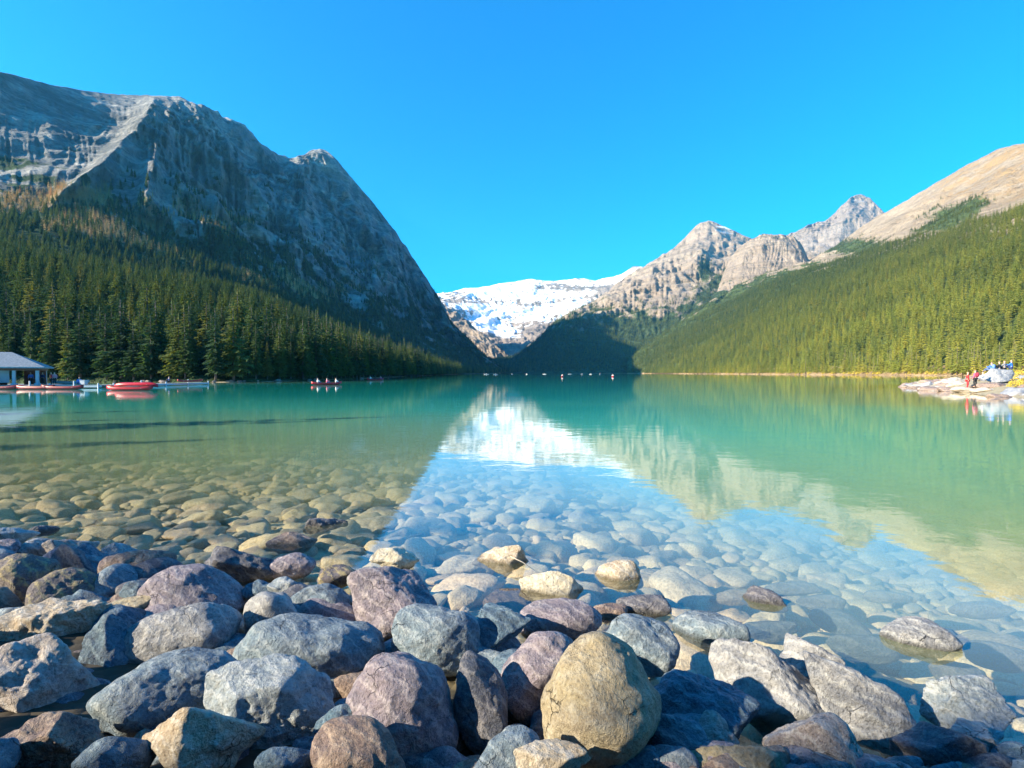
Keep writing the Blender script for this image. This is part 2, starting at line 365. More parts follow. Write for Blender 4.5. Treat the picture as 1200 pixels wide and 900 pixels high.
class Terrain:
    def __init__(s, name, rows, pxs, dv, mat, amp=30, wl=260, mask=None, ridge=.7, taper=.12, seed=1, flat_rows=1.0, gul=16, gk=.40, extra=None, warp=1.0):
        pxs = np.asarray(pxs, float); keys = []
        for r in rows:
            if callable(r): keys.append(r(pxs, keys)); continue
            r = np.array(sorted(r), float); kp = np.interp(pxs, r[:, 0], r[:, 1]); kY = np.interp(pxs, r[:, 0], r[:, 2])
            dx = (pxs - 600) / F; yv = (450 - kp) / F; dy = cp + yv * sp; dz = -sp + yv * cp
            keys.append(np.stack([dx * kY / dy, kY, H + dz * kY / dy], -1))
        K = np.array(keys); G = []; vv = []
        for k in range(len(K) - 1):
            n = dv[k]
            P0, P1, P2, P3 = K[max(k - 1, 0)], K[k], K[k + 1], K[min(k + 2, len(K) - 1)]
            for q in np.linspace(0, 1, n, endpoint=(k == len(K) - 2)):
                lin = P1 * (1 - q) + P2 * q
                G.append(lin); vv.append(k + q)
        G = np.array(G); v = np.array(vv); s.v = v; s.px = pxs
        # gentle smoothing along v to round the row breaks, then relief
        for _ in range(4): G[2:-2] = (G[1:-3] + G[2:-2] * 2 + G[3:-1]) / 4
        for _ in range(3): G[:, 1:-1] = (G[:, :-2] + G[:, 1:-1] * 2 + G[:, 2:]) / 4
        tp = (np.clip((G[..., 2] - 3) / 40, 0, 1) ** .8)
        Wn = G / wl; Wn = Wn + warp * .35 * np.stack([noise(Wn * .7 + 5, seed + 50), noise(Wn * .7 + 9, seed + 51), noise(Wn * .7, seed + 52)], -1)
        Wn = Wn * np.array([1, 1, .55])
        rd = (ridged(Wn, 6, seed, .52) - 1.1)
        dist = np.linalg.norm(G, axis=-1, keepdims=True)
        A = amp(G, v) if callable(amp) else amp
        up = np.array([0, 0, 1.0]); tocam = -G / dist
        G = G + (up * ridge + tocam * 1.0) * (rd * A * tp)[..., None]
        vg = v[:, None] + 0 * G[..., 0]; q_ = pxs[None, :] + 0 * G[..., 0]
        gw = gul
        qq = q_ + noise(np.stack([q_ / 30, vg * 1.3, q_ * 0], -1), seed + 81) * gw * 1.6
        gl_ = ridged(np.stack([qq / gw, vg * .9, q_ * 0 + seed], -1), 4, seed + 90, .6) - 1.0
        stt = fbm(np.stack([G[..., 0] / 500, G[..., 1] / 500, G[..., 2] / (wl * .11)], -1), 3, seed + 95)
        G = G + tocam * ((gl_ * A * gk + stt * A * .22) * tp)[..., None]
        if extra is not None: G = extra(G, v, pxs)
        s.G = G; ppx, ppy = project(G); s.ppx, s.ppy = ppx, ppy
        Gx = np.gradient(G, axis=1); Gv = np.gradient(G, axis=0); N = np.cross(Gx, Gv); N /= np.linalg.norm(N, axis=-1, keepdims=True) + 1e-9
        N *= np.sign(N[..., 2:3]); s.N = N
        nz = fbm(G / 60, 4, seed + 70)
        m = mask(ppx, ppy, G, N, nz, v) if mask else np.zeros(G.shape)
        col = np.concatenate([np.clip(m, 0, 1), np.ones(G.shape[:2] + (1,))], -1); s.mask = col
        s.ob = tag(mesh_np(name, G.reshape(-1, 3), grid_faces(*G.shape[:2])[:, ::-1], mat, attrs={'mask': ('FLOAT_COLOR', col)}), kind='structure')
    def scatter(s, n, dens, r_):
        G = s.G; a = np.linalg.norm(np.cross(G[:-1, 1:] - G[:-1, :-1], G[1:, :-1] - G[:-1, :-1]), axis=-1)
        w = (a * dens(s.ppx[:-1, :-1], s.ppy[:-1, :-1], G[:-1, :-1], s.N[:-1, :-1], s.v[:-1, None] + 0 * a)).ravel(); w = w / w.sum()
        i = r_.choice(len(w), n, p=w); iv, iu = np.divmod(i, G.shape[1] - 1); a_, b_ = r_.random((2, n, 1))
        return (G[iv, iu] * (1 - a_) + G[iv, iu + 1] * a_) * (1 - b_) + (G[iv + 1, iu] * (1 - a_) + G[iv + 1, iu + 1] * a_) * b_
def below(L, z): return lambda pxs, keys: None
def shore_rows(L):
    r = np.array(sorted(L), float)
    def f(zz, dY):
        def g_(pxs, keys):
            Y_ = np.interp(pxs, r[:, 0], r[:, 1]) * (1 + dY[0]) + dY[1]; return np.stack([(pxs - 600) / F * Y_, Y_, Y_ * 0 + zz], -1)
        return g_
    return f
def back(fY, z0):
    return lambda pxs, keys: np.stack([keys[-1][:, 0] * fY, keys[-1][:, 1] * fY, keys[-1][:, 2] * z0 - 20], -1)

M_ML = mountain_mat('rock_blue_grey', (.27, .27, .27), (.15, .16, .165), (.50, .47, .42))
M_MR = mountain_mat('rock_tan', (.44, .34, .24), (.52, .42, .31), (.34, .26, .18), forest=(.08, .11, .035))
M_MC = mountain_mat('rock_tan_far', (.42, .33, .25), (.50, .41, .32), (.32, .25, .20), forest=(.06, .09, .04), sc=.7)
M_GL = mountain_mat('rock_glacier', (.36, .29, .24), (.44, .37, .31), (.30, .25, .22), sc=.5)

sL = shore_rows(LS)
def mask_ml(px, py, G, N, nz, v):
    m = np.zeros(G.shape)
    slope = 1 - N[..., 2]
    m[..., 0] = np.where(v[:, None] < 4.2, .95, 0)
    treeline = np.interp(px, [-200, 0, 100, 200, 300, 400, 470, 520, 600], [250, 245, 235, 262, 300, 345, 372, 396, 425])
    lower = sstep(-55, 25, py - treeline + nz * 55)
    m[..., 0] = np.maximum(m[..., 0], lower * .86) + .18 * sstep(60, -20, py - treeline) * (nz > 0)
    bench = np.exp(-((py - np.interp(px, [-300, 0, 60, 120], [246, 244, 232, 226])) / 10) ** 2) * (px < 130) * (v[:, None] > 3)
    b2 = np.exp(-(((px - 175) / 95) ** 2 + ((py - 262) / 30) ** 2)) * .75
    b3 = np.exp(-(((px - 310) / 55) ** 2 + ((py - 322 - (px - 310) * .22) / 11) ** 2)) * .9
    b4 = np.exp(-(((px - 380) / 50) ** 2 + ((py - 342) / 10) ** 2)) * .5
    m[..., 2] = np.clip(bench * (.9 + nz) + (b2 + b3 + b4) * (.55 + nz * 2.2), 0, 1)
    m[..., 0] *= (1 - m[..., 2] * .8)
    return m
rows = [sL(-15, (0, -14)), sL(-.1, (0, -1)), sL(1.0, (.0, 2.5)),
    [(-600, 335, 170), (-300, 320, 220), (0, 312, 300), (100, 331, 310), (200, 347, 330), (300, 366, 385), (400, 399, 520), (450, 416, 640), (480, 426, 760), (520, 434, 1000), (560, 436, 1400), (600, 436, 2030)],
    [(-600, 320, 260), (-300, 300, 300), (0, 300, 400), (100, 319, 430), (200, 335, 500), (300, 354, 620), (370, 376, 780), (450, 408, 1100), (500, 425, 1400), (560, 433, 1700), (600, 436, 2040), (612, 436.6, 2060)],
    [(-600, 300, 400), (-300, 270, 480), (0, 252, 560), (60, 244, 620), (100, 238, 680), (200, 262, 780), (300, 292, 1000), (370, 318, 1300), (450, 355, 1600), (500, 398, 1800), (560, 424, 1900), (600, 435.5, 2060), (612, 436.4, 2080)],
    [(-600, 260, 560), (-300, 190, 700), (0, 190, 770), (60, 178, 840), (120, 165, 950), (180, 150, 1110), (240, 178, 1330), (300, 215, 1550), (345, 225, 1800), (370, 232, 1900), (450, 298, 2050), (500, 362, 2120), (560, 412, 2080), (600, 434.8, 2080), (612, 436.2, 2100)],
    [(-600, 180, 560), (-300, 95, 690), (0, 82, 950), (60, 98, 1080), (120, 108, 1250), (175, 112, 1440), (215, 117, 1500), (240, 120, 1560), (265, 133, 1680), (300, 158, 1850), (320, 173, 1980), (340, 185, 2100), (352, 184, 2150), (362, 176, 2210), (372, 173, 2250), (382, 177, 2260), (400, 196, 2270), (430, 230, 2290), (455, 262, 2310), (480, 297, 2330), (500, 327, 2340), (515, 352, 2330), (530, 379, 2280), (560, 404, 2200), (580, 419, 2140), (600, 433.5, 2100), (612, 436, 2110)],
    back(1.25, .55), back(1.5, .0)]
def amp_ml(G, v): return np.interp(v, [0, 2, 3, 4, 5, 6, 7, 8], [0, 0, 6, 12, 55, 95, 30, 40])[:, None] * np.interp(project(G)[0], [-600, -100, 140, 230], [.4, .18, .22, 1])
def spurs(G, v, pxs):
    ppx, ppy = project(G); up = np.array([0, 0, 1.0]); tc = -G / np.linalg.norm(G, axis=-1, keepdims=True); A = 0
    wob = noise(np.stack([ppy / 14, ppx * 0, ppx * 0], -1), 5) * 5 + noise(np.stack([ppy / 5, ppx * 0, ppx * 0], -1), 6) * 2
    for line_y, line_x, hgt, w in (([112, 150, 200, 250], [186, 168, 122, 55], 60, 26), ([118, 170, 235, 262], [206, 186, 172, 168], 50, 20), ([130, 200, 290], [290, 262, 240], 28, 24), ([178, 240, 340], [350, 352, 330], 40, 22), ([180, 260, 380], [388, 420, 450], 34, 22)):
        x0 = np.interp(ppy, line_y, line_x) + wob; A = A + hgt * np.maximum(0, 1 - np.abs(ppx - x0) / w) ** 1.2 * sstep(line_y[0] - 4, line_y[0] + 14, ppy) * sstep(line_y[-1] + 8, line_y[-1] - 20, ppy)
    gate = ((v > 4.2) & (v < 6.96))[:, None]
    return G + (tc * 1.0 + up * .25) * (A * gate)[..., None]
T_ML = Terrain('mountain_left', rows, np.linspace(-600, 612, 640), [3, 3, 30, 14, 60, 90, 90, 12, 6], M_ML, amp=amp_ml, wl=330, mask=mask_ml, seed=3, extra=spurs, gk=.62)

RSf = [p for p in RS if p[0] >= 735]
sR = shore_rows(RS)
def mask_mr(px, py, G, N, nz, v):
    m = np.zeros(G.shape)
    fl = np.interp(px, [740, 860, 900, 950, 1000, 1050, 1100, 1150, 1200, 1400], [400, 335, 322, 312, 306, 292, 285, 278, 262, 235])
    f = sstep(-6, 6, py - fl + nz * 14)
    patch = np.exp(-(((px - 1000) / 60) ** 2 + ((py - 290) / 9) ** 2)) + np.exp(-(((px - 1115) / 42) ** 2 + ((py - 255 + (px - 1115) * .35) / 16) ** 2)) * 1.1
    patch -= np.exp(-(((px - 1130) / 40) ** 2 + ((py - 270 + (px - 1130) * .4) / 6) ** 2)) * 1.2
    m[..., 0] = np.maximum(f, np.clip(patch + nz * .5, 0, 1)) * .95
    beach = (v[:, None] < 2.02)
    m[..., 0] = np.where(beach, 0, m[..., 0]); m[..., 2] = np.where(beach, .5, np.clip(.35 + nz * 1.6, 0, .8) * sstep(262, 205, py) * sstep(1040, 1130, px))
    return m
rows = [sR(-15, (0, -14)), sR(-.1, (0, -1)), sR(1.4, (.0, 3)),
    [(735, 427, 1850), (755, 415, 1800), (800, 385, 2000), (860, 352, 2150), (900, 334, 1900), (950, 318, 1650), (1000, 306, 1450), (1050, 292, 1250), (1100, 283, 1080), (1150, 270, 930), (1200, 258, 820), (1400, 220, 560), (1900, 170, 300)],
    [(735, 424, 2000), (755, 410, 2000), (800, 376, 2300), (860, 340, 2500), (900, 322, 2500), (950, 309, 2500), (975, 300, 2450), (1000, 290, 2350), (1050, 262, 2000), (1100, 240, 1750), (1150, 222, 1550), (1200, 205, 1400), (1400, 130, 1000), (1900, 60, 600)],
    [(735, 423, 2050), (755, 408, 2100), (800, 373, 2400), (860, 337, 2700), (900, 320, 2900), (950, 305, 3100), (975, 290, 3000), (1000, 272, 2900), (1030, 252, 2750), (1060, 236, 2600), (1090, 217, 2450), (1120, 199, 2300), (1150, 185, 2150), (1175, 172, 2050), (1200, 166, 1950), (1300, 130, 1700), (1400, 95, 1400), (1900, 10, 900)],
    back(1.2, .5), back(1.5, 0)]
def amp_mr(G, v): return np.interp(v, [0, 2, 2.3, 3, 4, 5, 6], [0, 0, 6, 14, 34, 16, 10])[:, None] * np.ones(G.shape[:2])
T_MR = Terrain('mountain_right', rows, np.linspace(735, 1900, 420), [3, 3, 70, 50, 60, 10, 6], M_MR, amp=amp_mr, wl=280, mask=mask_mr, seed=8, gul=22)

def mask_mc(px, py, G, N, nz, v):
    m = np.zeros(G.shape)
    tl = np.interp(px, [600, 640, 700, 760, 800, 850, 900], [388, 364, 350, 352, 345, 305, 320])  # forest edge follows the cast shadow; its dark green deepens that shade in colour
    m[..., 0] = sstep(-10, 40, py - tl + nz * 26) * .9
    m[..., 0] = np.maximum(m[..., 0], np.exp(-(((px - 826) / 9) ** 2 + ((py - 318) / 16) ** 2)) * .9)
    m[..., 1] = sstep(330, 285, py) * .16 + np.exp(-(((px - 850) / 20) ** 2 + ((py - 268) / 12) ** 2)) * .3 + .3 * sstep(780, 730, px) * sstep(345, 318, py)
    return m
rows = [[(560, 445, 1950), (1000, 445, 1950)], [(560, 437, 2000), (612, 437, 2040), (1000, 437, 2040)],
    [(560, 436, 2300), (600, 434, 2300), (620, 422, 2350), (650, 396, 2400), (690, 384, 2450), (755, 384, 2500), (800, 374, 2600), (850, 350, 2800), (1000, 330, 2900)],
    [(560, 430, 3000), (600, 425, 3000), (620, 412, 2900), (650, 386, 2850), (700, 362, 2900), (755, 345, 3000), (800, 330, 3100), (850, 315, 3300), (1000, 305, 3300)],
    [(560, 428, 3300), (600, 418, 3300), (620, 407, 3300), (650, 380, 3400), (680, 362, 3500), (700, 350, 3600), (722, 333, 3700), (745, 317, 3750), (756, 312, 3800), (770, 300, 3900), (785, 292, 3950), (800, 279, 4000), (812, 268, 4050), (822, 259, 4100), (830, 257, 4100), (842, 262, 4120), (856, 268, 4150), (868, 273, 4150), (900, 290, 4150), (1000, 300, 4150)],
    back(1.12, .6), back(1.3, 0)]
def amp_mc(G, v): return np.interp(v, [0, 1, 2, 3, 4, 5], [0, 0, 40, 85, 34, 30])[:, None] * np.ones(G.shape[:2])
T_MC = Terrain('mountain_centre', rows, np.linspace(560, 1000, 330), [4, 50, 40, 80, 10, 5], M_MC, amp=amp_mc, wl=420, mask=mask_mc, seed=21, gul=9)

def mask_bh(px, py, G, N, nz, v):
    m = np.zeros(G.shape); m[..., 0] = sstep(330, 350, py + nz * 18) * .9 + .55 * (nz > .15) * sstep(285, 279, py); return m
rows = [[(835, 400, 2500), (960, 400, 2500)], [(835, 345, 2700), (870, 345, 2700), (900, 340, 2700), (960, 322, 2700)],
    [(835, 352, 3000), (845, 332, 2970), (856, 312, 2950), (870, 299, 2900), (890, 290, 2880), (920, 288, 2880), (940, 296, 2900), (948, 308, 2950), (960, 318, 3000)],
    [(835, 350, 3150), (845, 326, 3130), (855, 303, 3100), (868, 287, 3050), (880, 278, 3000), (895, 274, 2980), (915, 273, 2980), (930, 277, 3000), (938, 284, 3050), (944, 295, 3100), (949, 309, 3150), (960, 325, 3200)], back(1.1, .7), back(1.25, 0)]
T_BH = Terrain('mountain_beehive', rows, np.linspace(835, 960, 150), [8, 40, 30, 8, 5], M_MC, amp=22, wl=190, mask=mask_bh, seed=33, gul=6)

def mask_e(px, py, G, N, nz, v):
    m = np.zeros(G.shape); m[..., 1] = np.exp(-(((px - 1010) / 28) ** 2 + ((py - 238) / 12) ** 2)) * .20 + .15; return m
rows = [[(880, 380, 4300), (1100, 380, 4300)], [(880, 320, 4600), (960, 310, 4600), (1100, 320, 4600)],
    [(880, 300, 4900), (925, 285, 4900), (970, 272, 4900), (1000, 258, 4900), (1040, 262, 4900), (1100, 280, 4900)],
    [(880, 290, 5300), (925, 275, 5200), (945, 266, 5200), (968, 257, 5200), (982, 243, 5200), (992, 236, 5200), (1002, 230, 5200), (1012, 229, 5200), (1022, 234, 5220), (1032, 241, 5250), (1044, 255, 5300), (1070, 270, 5400), (1100, 285, 5500)], back(1.08, .8), back(1.2, 0)]
T_E = Terrain('mountain_far_right', rows, np.linspace(880, 1100, 200), [6, 30, 60, 8, 5], M_GL, amp=60, wl=420, mask=mask_e, seed=44, gul=7)

def mask_gl(px, py, G, N, nz, v):
    m = np.zeros(G.shape)
    top = np.interp(px, [500, 530, 600, 700, 760, 820], [352, 338, 328, 330, 312, 290]); bot = np.interp(px, [500, 530, 560, 620, 660, 690, 705, 760], [352, 362, 372, 378, 374, 354, 342, 322])
    sn = sstep(-3, 5, py - top + 4) * sstep(6, -6, py - bot + nz * 14)
    cliff = np.exp(-((py - np.interp(px, [560, 640, 700], [342, 336, 338])) / 4.5) ** 2) * sstep(610, 640, px) * .8
    cliff = cliff + np.exp(-((py - np.interp(px, [540, 600, 640, 700], [352, 358, 356, 347]) - nz * 8) / 3.0) ** 2) * .5
    rockl = np.exp(-(((px - 535) / 11) ** 2 + ((py - 348) / 9) ** 2)) * .5
    low = np.exp(-(((px - 580) / 34) ** 2 + ((py - 384 - (px - 580) * .22) / 11) ** 2)) * .95
    m[..., 1] = np.clip(sn * (.86 + nz * .75 - cliff - rockl) + low, 0, 1)
    m[..., 0] = sstep(398, 414, py + nz * 8) * .5 * (px > 618)
    return m
rows = [[(480, 445, 3300), (800, 445, 3300)], [(480, 434, 3600), (560, 430, 3600), (600, 422, 3600), (640, 412, 3600), (800, 400, 3600)],
    [(480, 415, 4600), (540, 408, 4600), (580, 409, 4400), (610, 408, 4300), (640, 395, 4400), (800, 380, 4500)],
    [(480, 372, 5300), (520, 365, 5300), (545, 375, 5200), (580, 388, 5200), (610, 385, 5100), (640, 374, 5200), (680, 360, 5300), (800, 330, 5300)],
    [(480, 350, 5900), (520, 352, 5900), (560, 362, 5900), (600, 368, 5900), (650, 362, 5900), (700, 345, 5900), (800, 315, 5900)],
    [(480, 345, 6600), (512, 346, 6600), (530, 342, 6500), (560, 345, 6400), (620, 346, 6400), (660, 346, 6400), (700, 337, 6400), (800, 305, 6400)],
    [(480, 342, 6900), (505, 341, 6900), (518, 346, 6900), (528, 342, 6900), (545, 338, 6900), (560, 337, 6900), (585, 332, 6900), (605, 329, 6900), (622, 326, 6900), (640, 328, 6900), (660, 327, 6900), (685, 326, 6900), (698, 329, 6900), (712, 324, 6900), (730, 320, 6900), (742, 312, 6900), (752, 312, 6900), (765, 318, 6900), (800, 315, 6900)], back(1.06, .8), back(1.2, 0)]
def amp_gl(G, v): return np.interp(v, [0, 1, 2, 3, 4, 5, 6, 7], [0, 20, 70, 70, 50, 45, 22, 30])[:, None] * np.ones(G.shape[:2])
T_GL = Terrain('mountain_glacier', rows, np.linspace(480, 800, 330), [4, 20, 40, 40, 40, 50, 8, 5], M_GL, amp=amp_gl, wl=520, mask=mask_gl, seed=57, gul=8)
# sunny brown spur at the foot of the glacier, right behind the left mountain's end
def mask_sp(px, py, G, N, nz, v):
    m = np.zeros(G.shape); m[..., 0] = .35 * (nz > .1); return m
rows = [[(480, 440, 3000), (625, 440, 3000)], [(480, 400, 3300), (540, 405, 3300), (580, 425, 3200), (605, 434, 3150), (625, 437, 3100)],
    [(480, 325, 4000), (498, 328, 3950), (506, 338, 3900), (515, 350, 3850), (530, 364, 3750), (545, 374, 3650), (562, 388, 3550), (575, 400, 3450), (590, 414, 3350), (605, 428, 3250), (625, 437, 3200)], back(1.15, .5), back(1.3, 0)]
T_SP = Terrain('mountain_spur', rows, np.linspace(480, 625, 150), [4, 70, 10, 5], M_MC, amp=45, wl=260, mask=mask_sp, seed=63)

# ---------------------------------------------------------------- spruces
t = NT('spruce_needles'); oi = t.n('ShaderNodeObjectInfo'); co = t.n('ShaderNodeTexCoord').outputs['Object']
nl = t.noise(oi.outputs['Location'], .012, 3); nf = t.noise(co, 40, 3)
c = t.ramp(oi.outputs['Random'], [(0, (.024, .056, .030)), (.3, (.036, .074, .032)), (.6, (.07, .108, .034)), (.88, (.095, .125, .036)), (1, (.14, .14, .04))])
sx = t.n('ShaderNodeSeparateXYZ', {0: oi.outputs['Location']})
sun_tint = t.math('MULTIPLY', t.rng(sx.outputs[0], 120, 300), t.rng(sx.outputs[1], 1500, 200, .25, 1))  # yellow sunlight put into the needle colour on the right slope, by tree location
c = t.mix(t.math('MULTIPLY', sun_tint, t.rng(nl, .35, .65, .55, 1.0)), c, t.mix(oi.outputs['Random'], (.27, .31, .06), (.42, .38, .07)))
c = t.mix(t.rng(nf, .35, .7), t.mix(1, c, (.62, .62, .62), 'MULTIPLY'), t.mix(1, c, (1.35, 1.35, 1.2), 'MULTIPLY'))
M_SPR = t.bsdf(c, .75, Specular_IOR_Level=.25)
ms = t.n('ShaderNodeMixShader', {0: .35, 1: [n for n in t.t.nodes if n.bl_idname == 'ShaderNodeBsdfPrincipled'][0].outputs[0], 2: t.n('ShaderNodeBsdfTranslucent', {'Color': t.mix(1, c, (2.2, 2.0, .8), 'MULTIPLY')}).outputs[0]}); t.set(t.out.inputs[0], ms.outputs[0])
t = NT('larch_needles'); oi = t.n('ShaderNodeObjectInfo')
M_LAR = t.bsdf(t.ramp(oi.outputs['Random'], [(0, (.62, .34, .13)), (.5, (.70, .48, .20)), (1, (.48, .36, .14))]), .8)
M_BARK = flat('bark', (.13, .10, .08), .9, .3, 8, .5)
M_SNAG = flat('bare_wood', (.42, .38, .33), .85, .2, 8, .4)

def crown_mesh(name, seed, L, nb, Rm, hi=True, mat=None):
    r_ = np.random.default_rng(seed); V = []; Fc = []
    def tri(*p):
        i = len(V); V.extend(p); Fc.append((i, i + 1, i + 2))
    skip0 = r_.uniform(0, 6)
    for k in range(L):
        t_ = (k + r_.uniform(-.2, .2)) / L; z = .10 + .885 * t_
        prof = (1 - t_) ** .82 * (1 if t_ > .12 else .75 + 2 * t_)
        Rr = Rm * prof * r_.uniform(.82, 1.1) + .006
        n = max(4, int(nb * (.6 + .4 * (1 - t_)))); a0 = r_.uniform(0, 6.3)
        for b in range(n):
            if r_.random() < .08: continue
            a = a0 + 6.283 * b / n + r_.uniform(-.25, .25)
            rr = Rr * r_.uniform(.62, 1.18) * (1 + .15 * math.sin(a * 2 + skip0)); dr = rr * (.25 + .45 * (1 - t_)) * r_.uniform(.6, 1.3)
            d = np.array([math.cos(a), math.sin(a), 0]); p = np.array([-d[1], d[0], 0]); w = rr * r_.uniform(.26, .40)
            z0 = np.array([0, 0, z]); tip = z0 + d * rr - np.array([0, 0, dr * .75]); m = z0 + d * rr * .55 - np.array([0, 0, dr * .42])
            hang = np.array([0, 0, -1]) * rr * .22
            tri(z0, m + p * w + hang * .6, m + [0, 0, .004]); tri(z0, m + [0, 0, .004], m - p * w + hang * .6)
            tri(m + p * w * .8 + hang * .7, tip + p * w * .1, m); tri(m, tip - p * w * .1, m - p * w * .8 + hang * .7)
            if hi:
                for s_ in (-1, 1):
                    q = z0 + d * rr * r_.uniform(.3, .5) - [0, 0, dr * .3]; e = q + p * s_ * w * r_.uniform(1.0, 1.6) + d * rr * .22 + hang * r_.uniform(.6, 1.4)
                    tri(q, e, q + d * rr * .22 + hang * .2)
                    q = z0 + d * rr * .75 - [0, 0, dr * .55]; e = q + p * s_ * w * r_.uniform(.7, 1.1) + d * rr * .25 + hang * r_.uniform(.4, 1.2)
                    tri(q, e, q + d * rr * .2)
                    q = z0 + d * rr * r_.uniform(.4, .8) - [0, 0, dr * .45]; tri(q - d * rr * .1, q + d * rr * .14, q + hang * r_.uniform(1.2, 2.0) + p * s_ * w * .3)
    for a in (0, 2.1, 4.2): tri(np.array([0, 0, 1.0]), np.array([.012 * math.cos(a), .012 * math.sin(a), .9]), np.array([.012 * math.cos(a + 2), .012 * math.sin(a + 2), .9]))
    me_o = mesh_np(name, V, Fc, mat or M_SPR, smooth=False); me = me_o.data; bpy.data.objects.remove(me_o); return me
def trunk_mesh(mat=None, top=.96):
    m = MB(); m.tube([(0, 0, -.06), (0, 0, .25), (.003, 0, .6), (0, 0, top)], [.016, .013, .008, .002], 7); o = m.build('trunk', mat or M_BARK, smooth=True); me = o.data; bpy.data.objects.remove(o); return me
TR = trunk_mesh()
HI = [crown_mesh('crown', 100 + i, 26, 9, [.20, .17, .22, .16][i]) for i in range(4)]
MID = [crown_mesh('crown', 200 + i, 15, 7, [.17, .15, .19][i], False) for i in range(3)]
LAR = [crown_mesh('crown', 300 + i, 9, 6, .20, False, M_LAR) for i in range(2)]
def tree(P, h, crown, label, group, r_, name='spruce_tree', cat='tree'):
    o = empty(name, P, label, cat, group, r_.uniform(0, 6.28)); o.scale = (h * r_.uniform(.85, 1.2),) * 2 + (h,)
    c_ = link(bpy.data.objects.new('crown', crown), o); link(bpy.data.objects.new('trunk', TR), o); return c_

def forest(name, P, hs, srcs, label, cat='forest'):     # the uncountable rest of a wood: ONE object
    me = bpy.data.meshes.new(name); me.vertices.add(len(P)); me.vertices.foreach_set('co', np.asarray(P, np.float32).ravel())
    n = len(P)
    for an, arr in (('hs', hs), ('ws', hs * rng.uniform(.8, 1.25, n)), ('rz', rng.uniform(0, 6.28, n))):
        a = me.attributes.new(an, 'FLOAT', 'POINT'); a.data.foreach_set('value', np.asarray(arr, np.float32))
    a = me.attributes.new('kind_i', 'INT', 'POINT'); a.data.foreach_set('value', rng.integers(0, len(srcs), n).astype(np.int32))
    me.update(); o = link(bpy.data.objects.new(name, me)); tag(o, label, cat, kind='stuff')
    ng = bpy.data.node_groups.new(name, 'GeometryNodeTree'); ng.interface.new_socket('Geometry', in_out='INPUT', socket_type='NodeSocketGeometry'); ng.interface.new_socket('Geometry', in_out='OUTPUT', socket_type='NodeSocketGeometry')
    N = ng.nodes; Lk = ng.links; gi = N.new('NodeGroupInput'); go = N.new('NodeGroupOutput'); jn = N.new('GeometryNodeJoinGeometry')
    def na(nm, ty='FLOAT'): x = N.new('GeometryNodeInputNamedAttribute'); x.data_type = ty; x.inputs[0].default_value = nm; return x.outputs[0]
    cs = N.new('ShaderNodeCombineXYZ'); ws = na('ws'); Lk.new(ws, cs.inputs[0]); Lk.new(ws, cs.inputs[1]); Lk.new(na('hs'), cs.inputs[2])
    cr = N.new('ShaderNodeCombineXYZ'); Lk.new(na('rz'), cr.inputs[2]); ki = na('kind_i', 'INT')
    for i, s_ in enumerate(srcs):
        oi_ = N.new('GeometryNodeObjectInfo'); oi_.inputs[0].default_value = s_; oi_.transform_space = 'ORIGINAL'
        cmpn = N.new('FunctionNodeCompare'); cmpn.data_type = 'INT'; cmpn.operation = 'EQUAL'; Lk.new(ki, cmpn.inputs[2]); cmpn.inputs[3].default_value = i
        ip = N.new('GeometryNodeInstanceOnPoints'); Lk.new(gi.outputs[0], ip.inputs['Points']); Lk.new(cmpn.outputs[0], ip.inputs['Selection'])
        Lk.new(oi_.outputs['Geometry'], ip.inputs['Instance']); Lk.new(cs.outputs[0], ip.inputs['Scale']); Lk.new(cr.outputs[0], ip.inputs['Rotation']); Lk.new(ip.outputs[0], jn.inputs[0])
    Lk.new(jn.outputs[0], go.inputs[0]); md = o.modifiers.new('scatter', 'NODES'); md.node_group = ng
    return o

def thin(P, r):                             # crude blue-noise thinning
    key = np.floor(P[:, :2] / r).astype(int); _, i = np.unique(key, axis=0, return_index=True); return P[i]
# left shore forest
ll = lambda lo, hi: (lambda px, py, G, N, v: ((v > lo) & (v < hi)).astype(float))
PL = thin(T_ML.scatter(16000, lambda px, py, G, N, v: ((v > 1.75) & (v < 4.15) & (px > -350) & (px < 600)) * np.clip(500 / G[..., 1], .2, 2), rng), 5.8)
d = np.linalg.norm(PL, axis=1)
fr_ = []
for Ls, p0, p1, st in ((LS, -140, 545, 4.2),):
    r0_ = np.array(sorted(Ls), float); q = np.stack([(r0_[:, 0] - 600) / 600 * r0_[:, 1], r0_[:, 1]], 1); q = q[(r0_[:, 0] >= p0) & (r0_[:, 0] <= p1)]
    cum = np.concatenate([[0], np.cumsum(np.linalg.norm(np.diff(q, axis=0), axis=1))]); tt = np.arange(0, cum[-1], st)
    for t_ in tt:
        for off_ in (3.0, 8.0):
            x_, y_ = np.interp(t_ + rng.uniform(-1.5, 1.5), cum, q[:, 0]), np.interp(t_, cum, q[:, 1]); dd_ = math.hypot(x_, y_); o_ = off_ + rng.uniform(-1, 1.5)
            fr_.append((x_ * (1 + o_ / dd_), y_ * (1 + o_ / dd_), .5 + off_ * .15))
PL = np.concatenate([PL, np.array(fr_)]); d = np.linalg.norm(PL, axis=1)
PL = PL[(d > 60)]; d = np.linalg.norm(PL, axis=1); hL = rng.triangular(8, 14, 21, len(PL)) * np.where(rng.random(len(PL)) < .18, .62, 1)
px, py = project(PL + np.array([0, 0, 15])); inf = (px > -10) & (px < 1210)
score = np.where(inf, hL / d * (1 + 2.0 * (PL[:, 2] < 9)), 0); idx = np.argsort(-score)[:235]; keep = np.ones(len(PL), bool); keep[idx] = False
srcsL = []
